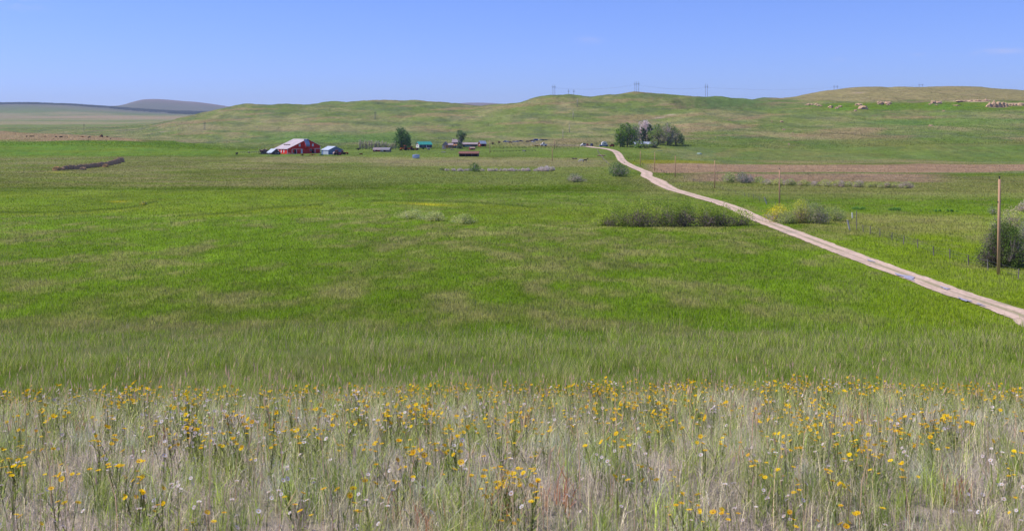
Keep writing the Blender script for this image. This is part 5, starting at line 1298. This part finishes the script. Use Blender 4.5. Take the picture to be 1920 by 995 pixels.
pole(1039.5, 280, 262, 'thin pale pole right of the white truck', group='wooden poles in the ranch pasture')
PALE = mat('sun_bleached_pole', (.50, .42, .32), .85)
for a, b, c, l in ((1055.5, 261.5, 243, 'pale pole at the foot of the hill behind the white truck, lowest of the line'), (1067.5, 248.5, 233.5, 'pale pole second lowest of the line climbing the hill'), (1074.5, 223.5, 208.5, 'pale pole second highest of the line climbing the hill'), (1082.5, 200.5, 184.5, 'pale pole highest on the hill face below the crest')):
    pole(a, b, c, l, group='pale poles climbing the hill', col=PALE, hi=2000)
def cable(name, a, b, sag, rad, label, group, cat='power line'):
    pts = [a.lerp(b, t) - Vector((0, 0, sag * 4 * t * (1 - t))) for t in [i / 14 for i in range(15)]]
    o = MB().tube(pts, rad, 4).build(name, CABLE, None); tag(o, label, cat, group); return o
for i in range(5):
    cable('power_line', tops[i], tops[i + 1], .9, .011 + .004 * i, ['thin wire from the nearest utility pole to the second', 'thin wire from the second utility pole to the third', 'thin wire from the third utility pole to the fourth', 'thin wire from the fourth utility pole to the fifth', 'thin wire from the fifth utility pole to the sixth'][i], 'thin wires along the road')
# ---- H-frame pylons on the hills
PYLW = mat('pylon_wood', (.24, .22, .24), .9, var=.2)
def pylon(px, base, top, n, label, D=None, sp=3.6, thick=None, hi=2600, group='dark wooden pylons on the hills'):
    p = pt(px, D) if D else at(px, base, 900, hi); m_ = p.y / F; H = (YH - F * p.z / p.y - top) * m_ + .5
    r_ = empty('pylon', p, 0, label, 'pylon', group); th_ = thick or .3 * m_
    for k in range(n):
        x = (k - (n - 1) / 2) * sp * m_
        MB().tube([(x, 0, -2), (x, 0, H)], [th_, th_ * .8], 8).build('post', PYLW, r_)
        MB().tube([(x, 0, H * .70), (x, 0, H * .78)], th_ * 1.4, 8).build('insulator', INSUL, r_)
    w = ((n - 1) / 2 * sp + 2.2) * m_
    part(r_, 'crossarm', GWOOD, (-w, w, -th_, th_, H * .80, H * .80 + th_ * 1.3))
    return [p + Vector((x, 0, H * .72)) for x in (-w * .9, 0, w * .9)]
T1 = pylon(1038.5, 181, 159.5, 2, 'two-legged pylon at the left shoulder of the middle hill'); T2 = pylon(1194, 174.5, 153.5, 3, 'three-legged pylon on top of the middle hill'); T3 = pylon(1324.5, 178.5, 158, 2, 'two-legged pylon on the right side of the middle hill crest')
T4 = pylon(1567, 170, 160, 2, 'two-legged pylon half hidden behind the crest at the left of the right hill', D=2170, sp=6); T5 = pylon(1726.5, 166, 158, 2, 'two-legged pylon half hidden behind the crest of the right hill', D=2170, sp=6)
pylon(1066, 178, 168, 1, 'faint single pole beyond the middle hill, left of the pair', D=1720); pylon(1076, 178, 168, 1, 'faint single pole beyond the middle hill, right of the pair', D=1720)
pylon(157.5, 252, 232.5, 1, 'dark pylon on the plain above the left hillside cattle', D=1900); pylon(383.5, 243.5, 229, 2, 'two-legged pylon at the foot of the left hills', sp=1.8); pylon(703.5, 223, 209, 2, 'two-legged pylon on the face of the left hills', sp=1.8)
for A_, B_, l in ((T1, T2, 'faint power line between the left and the three-legged pylon'), (T2, T3, 'faint power line between the three-legged and the right pylon'), (T3, T4, 'faint power line from the right pylon to the right hill'), (T4, T5, 'faint power line between the two pylons behind the right hill')):
    o = None; b = MB()
    for q in (0, 2):
        b.tube([A_[q].lerp(B_[q], t) - Vector((0, 0, 9 * 4 * t * (1 - t) * .5)) for t in [i / 14 for i in range(15)]], .035, 4)
    tag(b.build('power_line', CABLE, None), l, 'power line', 'faint power lines over the hills')

# ---- fences
def fence(name, pts, label, h=1.15, rad=.07, wires=3, group=None, col=None, cat='fence', px=True, lo=60, hi=1600, rails=False):
    P = [at(a, b, lo, hi) for a, b in pts]; root = empty(name, P[0], 0, label, cat, group); o = P[0]
    for k, p in enumerate(P):
        q = random.Random(k * 3 + int(p.x)); m_ = p.y / F; r2 = max(rad, .32 * m_)
        d = p - o; MB().tube([(d.x, d.y, d.z - .3), (d.x + q.uniform(-.1, .1), d.y, d.z + h * q.uniform(.9, 1.12))], [r2, r2 * .9], 7).build('post', col or GWOOD, root)
    for w in range(wires):
        b = MB(); z = h * (.9 - w * .28)
        for p, p2 in zip(P, P[1:]):
            b.tube([p - o + Vector((0, 0, z)), p2 - o + Vector((0, 0, z))], .07 if rails else .012 + .0 * w, 4)
        b.build('rail' if rails else 'wire', (col or GWOOD) if rails else CABLE, root)
    return root
fence('wire_fence', [(1909, 524), (1853, 507.5), (1816, 497), (1781, 485.5), (1751, 479.5), (1721, 466), (1694, 458), (1672, 450.5), (1650, 444), (1631.5, 439.5), (1618.6, 435.5), (1606.5, 431.5)], 'wire fence of grey posts running through the grass right of the road', 1.25)
fence('wire_fence', [(1453, 387), (1424, 377), (1413, 372), (1404, 370), (1396, 368), (1380, 364), (1356, 357), (1340, 352), (1322, 347), (1312, 344), (1300, 340), (1283, 335)], 'wire fence of grey posts between the road and the second and third poles', 1.2, .06)
fence('wire_fence', [(1255, 327), (1250, 325.5), (1245, 324), (1240, 322.5), (1232, 320), (1220, 315), (1205, 309), (1190, 303), (1178, 299)], 'wire fence of dark posts along the right side of the far bend', 1.2, .06, col=DWOOD)
def brace(px, py, h, ln, m, label, r=.16):
    p = at(px, py, 60); o = MB().tube([(0, 0, -.3), (-ln, 0, h)], [r, r * .8], 8).build('leaning_post', m, None, p, 0); tag(o, label, 'leaning post', 'thick leaning fence posts')
brace(1594, 431.5, 1.7, .45, CONC, 'thick pale leaning post at the corner of the right-hand fence'); brace(1438.5, 382.5, 1.7, .7, CONC, 'thick pale leaning post left of the yellow-topped bush'); brace(1598.5, 409, 1.1, .1, WHITE, 'short white-topped post behind the fence corner', .14); brace(1606, 420, 2.4, 0, GWOOD, 'tall dark post at the corner of the right-hand fence', .09)
fence('corral_fence', [(920 + k * 6.0, 285.6 - k * .12) for k in range(15)], 'low dark corral fence in the pasture below the junk row', 1.3, .1, 2, col=DWOOD, rails=True, lo=650, hi=1100)
fence('corral_fence', [(450 + k * 4.4, 288 - k * .1) for k in range(9)], 'low dark corral fence left of the collapsed shed', 1.6, .1, 2, col=GWOOD, rails=True, lo=650, hi=1100)
fence('rail_fence', [(1118, 280), (1120.5, 284), (1122, 288), (1124, 291), (1127.5, 295), (1130.5, 299), (1133, 302), (1137, 305.5), (1142, 310)], 'old rail fence winding down beside the road end', 1.3, .12, 2, col=GWOOD, rails=True, lo=500, hi=1100)
fence('wire_fence', [(100 + k * 33, 262 + k * 1.35) for k in range(9)], 'thin wire fence crossing the left hillside below the cattle', 1.3, .08, 2, lo=700, hi=1240, col=DWOOD)
fence('wire_fence', [(910 + k * 7, 277.5 + k * .05) for k in range(26)], 'thin wire fence crossing the ranch pasture behind the corral', 1.2, .06, 2, lo=700, hi=1240, col=DWOOD)
for k, (px, py) in enumerate(((197, 315.6), (248, 314), (262, 314), (275, 315))):
    pass
# ---- log piles on the rail fence
p = at(1125, 293, 500, 1000)
b = MB()
for k in range(9): b.tube([(k * .5 - 2, -k * 1.1 + 3, .3 + .25 * (k % 3)), (k * .5 - .2, -k * 1.1 + 3.4, .35 + .25 * (k % 3))], .22, 7)
tag(b.build('log_pile', mat('orange_logs', (.45, .28, .2), .9), None, p, 0), 'orange-brown log pile lying along the old rail fence', 'log pile')

# ---- rocks on the right hill
def rock(px, py, wpx, hpx, label, seed, name='boulder', cat='boulder', group=None, flat=1.0):
    p = at(px, py, 900, 1700); m_ = p.y / F; q = random.Random(seed); b = bmesh.new(); n = max(1, int(wpx / 8))
    for k in range(n):
        n0 = len(b.verts); bmesh.ops.create_icosphere(b, subdivisions=2, radius=1); b.verts.ensure_lookup_table()
        cx_ = (k - (n - 1) / 2 + q.uniform(-.4, .4)) * wpx * m_ / n; sx, sz = wpx * m_ / n * .62 * q.uniform(.8, 1.2), hpx * m_ * .75 * q.uniform(.75, 1.2)
        for v in b.verts[n0:]:
            f = 1 + .22 * math.sin(v.co.x * 5 + seed + k) * math.cos(v.co.z * 6 + k) + q.uniform(-.1, .1)
            z = v.co.z * f; z = round(z * 2.2) / 2.2 * .5 + z * .5
            v.co = Vector((v.co.x * f * sx + cx_, v.co.y * f * sx * .8, z * sz * (.75 if n > 2 else .9) + sz * .12 + q.uniform(-.02, .02)))
    me = bpy.data.meshes.new(name); b.to_mesh(me); b.free(); me.materials.append(ROCK)
    o = bpy.data.objects.new(name, me); link(o); o.location = p; tag(o, label, cat, group)
for k, (px, py, w_, h_, lb) in enumerate(((1535, 199, 9, 4, 'left small boulder below the left end of the outcrops'), (1542, 199.5, 5, 3, 'tiny boulder right of the left small boulder'), (1561, 202, 9, 6, 'upright pale boulder at the left of the trio'),
    (1569, 204, 6, 4, 'middle small boulder of the trio on the right hill'), (1575, 201, 6, 4, 'right small boulder of the trio, slightly higher'), (1604, 208.5, 4.5, 4, 'single small boulder left of the big square boulder'), (1620, 205, 14, 8, 'big square pinkish boulder below the outcrop gap'),
    (1664, 197.5, 8, 3, 'small pale boulder just below the middle outcrop'), (1743, 196.5, 5, 3, 'tiny pale boulder left of the round outcrop'), (1757, 197.5, 6, 2, 'flat small rock beneath the round outcrop'), (1792, 198.5, 9, 3, 'flat small boulder below the right outcrops'),
    (1746, 236.5, 9, 4, 'pale boulder alone on the middle of the right hill face'), (1465, 229, 7, 4, 'pale boulder near the left foot of the right hill'), (1448, 228.5, 3, 2, 'tiny boulder left of the pale boulder near the left foot'), (1470, 244, 6, 2.5, 'flat pale rock low on the left of the right hill'),
    (1487, 250.5, 3, 3, 'tiny white rock low on the left of the right hill'), (1478, 271.5, 3.5, 3.5, 'small white rock lowest at the foot of the right hill'), (1770, 208.5, 5, 2, 'faint flat rock between the round outcrop and the far right outcrop'))):
    rock(px, py, w_, h_, lb, 30 + k, group='pale boulders on the right hill')
for k, (px, py, w_, h_, lb) in enumerate(((1521, 197, 24, 4, 'thin pale ledge at the left end of the outcrop line'), (1611, 197.5, 10, 5, 'small pinkish outcrop left of the middle outcrop'), (1658, 195, 19, 6, 'middle pinkish outcrop on the rim of the right hill'), (1757, 194.5, 20, 8, 'round grey-pink outcrop right of the middle of the rim'),
    (1810, 190.5, 40, 4, 'long low pale outcrop leading to the largest one'), (1845, 189.5, 30, 4, 'low outcrop joining the long ledge to the largest outcrop'), (1872, 202, 40, 15, 'largest pinkish outcrop and scree at the right end of the rim'), (1904, 198, 30, 7, 'greyish broken rock at the far right of the rim'))):
    rock(px, py, w_, h_, lb, 70 + k, 'rock_outcrop', 'rock outcrop', 'rock outcrops along the rim of the right hill')

# ---- animals (one skinned body each, copies share the mesh)
def skin_body(name, joints, edges, m):
    me = bpy.data.meshes.new(name); me.from_pydata([j[0] for j in joints], edges, []); o = bpy.data.objects.new(name, me); COL.objects.link(o)
    md = o.modifiers.new('s', 'SKIN'); sb_ = o.modifiers.new('u', 'SUBSURF'); sb_.levels = 1; sb_.render_levels = 1
    for v, j in zip(me.skin_vertices[0].data, joints): v.radius = (j[1], j[2] if len(j) > 2 else j[1]); v.use_root = False
    me.skin_vertices[0].data[0].use_root = True
    dg = bpy.context.evaluated_depsgraph_get(); ev = o.evaluated_get(dg); nm = bpy.data.meshes.new_from_object(ev, depsgraph=dg)
    bpy.data.objects.remove(o); bpy.data.meshes.remove(me); nm.materials.clear(); nm.materials.append(m); nm.name = name; return nm
def beast(kind, m, graze):
    h = {'cow': 1.42, 'horse': 1.6}[kind]; c = kind == 'cow'; b = .30 if c else .25
    J = [((-.1, 0, h * .68), b * 1.05, b * 1.25), ((-.65, 0, h * .74), b * .95, b * 1.05), ((.55, 0, h * .70), b, b * 1.25), ((-.95, 0, h * .72), b * .6, b * .7), ((.92, 0, h * .80), b * .55, b * .75)]
    E = [(0, 1), (1, 3), (0, 2), (2, 4)]
    if graze: J += [((1.25, 0, h * .52), .15, .17), ((1.5, 0, h * .22), .12, .14), ((1.62, 0, h * .08), .07, .08)]
    elif c: J += [((1.2, 0, h * .93), .16, .18), ((1.42, 0, h * .98), .13, .15), ((1.7, 0, h * .86), .08, .09)]
    else: J += [((1.2, 0, h * 1.08), .13, .18), ((1.4, 0, h * 1.25), .11, .14), ((1.72, 0, h * 1.1), .07, .08)]
    E += [(4, 5), (5, 6), (6, 7)]
    J += [((-1.05, 0, h * .6), .04), ((-1.1, 0, h * .32), .035)]; E += [(3, 8), (8, 9)]
    for sx, par in ((-.72, 1), (.62, 2)):
        for sy in (-1, 1):
            k = len(J); bk = sx < 0
            J += [((sx + (.05 if bk else 0), sy * b * .62, h * .46), .12 if bk else .09), ((sx - (.10 if bk else -.02), sy * b * .66, h * .27), .065), ((sx - (.03 if bk else 0), sy * b * .66, .03), .055)]
            E += [(par, k), (k, k + 1), (k + 1, k + 2)]
    for sy in (-1, 1): J.append((tuple(Vector(J[6][0]) + Vector((-.05, sy * .2, .08))), .035)); E.append((6, len(J) - 1))
    return skin_body('body', J, E, m)
BLKC = mat('black_hide', (.016, .014, .013), .7, var=.2); BRNC = mat('brown_hide', (.14, .04, .025), .7, var=.2); WHTH = mat('white_coat', (.75, .71, .67), .7, var=.08)
cow_b = [beast('cow', BLKC, True), beast('cow', BLKC, False)]; cow_r = beast('cow', BRNC, True)
for k, (px, py, g, rz, lb) in enumerate(((50, 257.4, 1, 80, 'leftmost black cow on the left hillside, seen end on'), (57.5, 257.2, 0, 10, 'left one of two black cows grazing nose to tail'), (61.5, 257.2, 0, 190, 'right one of two black cows grazing nose to tail'), (105.5, 258.2, 0, 160, 'black cow left of the central group of black cattle'),
    (113, 258.6, 0, 15, 'left black cow of the central close pair'), (116, 258.3, 1, 200, 'right black cow of the central close pair'), (122.8, 258.2, 1, 60, 'small black calf between the central pair and the next cow'), (127, 258.6, 0, 170, 'black cow right of the small calf'),
    (165.5, 260, 1, 95, 'black cow standing below the dark implement, end on'), (207.5, 261.8, 1, 100, 'rightmost black cow on the left hillside, below the small implement'))):
    p = at(px, py, 800, 1290); o = bpy.data.objects.new('cow', cow_b[g]); link(o); o.location = p; o.rotation_euler = (0, 0, R(rz)); s = .7 if 'calf' in lb else 1.1; o.scale = (s,) * 3
    tag(o, lb, 'cow', 'black cattle on the left hillside')
p = at(84, 257.5, 800, 1290); o = bpy.data.objects.new('cow', cow_r); link(o); o.location = p; o.rotation_euler = (0, 0, R(20)); tag(o, 'reddish-brown cow alone between the black cattle on the left hillside', 'cow')
p = at(677, 291.5, 600, 1000); o = bpy.data.objects.new('cow', cow_r); link(o); o.location = p; o.rotation_euler = (0, 0, R(185)); o.scale = (1.15,) * 3; tag(o, 'dark reddish-brown cow in the pasture right of the blue-grey shed', 'cow')
p = at(444, 291.3, 600, 1000); o = bpy.data.objects.new('cow', cow_b[1]); link(o); o.location = p; o.rotation_euler = (0, 0, R(-50)); o.scale = (1.7,) * 3; tag(o, 'big dark bull at the left end of the corral fence', 'bull')
hm1, hm2 = beast('horse', WHTH, True), beast('horse', BLKC, False)
for px, hm_2, rz, lb in ((1090, hm1, 185, 'white horse grazing left of the dark horse'), (1097, hm2, 5, 'dark horse standing right of the white horse')):
    p = at(px, 304, 500, 1000); o = bpy.data.objects.new('horse', hm_2); link(o); o.location = p; o.rotation_euler = (0, 0, R(rz)); o.scale = (1.25,) * 3; tag(o, lb, 'horse', 'two horses in the pasture')
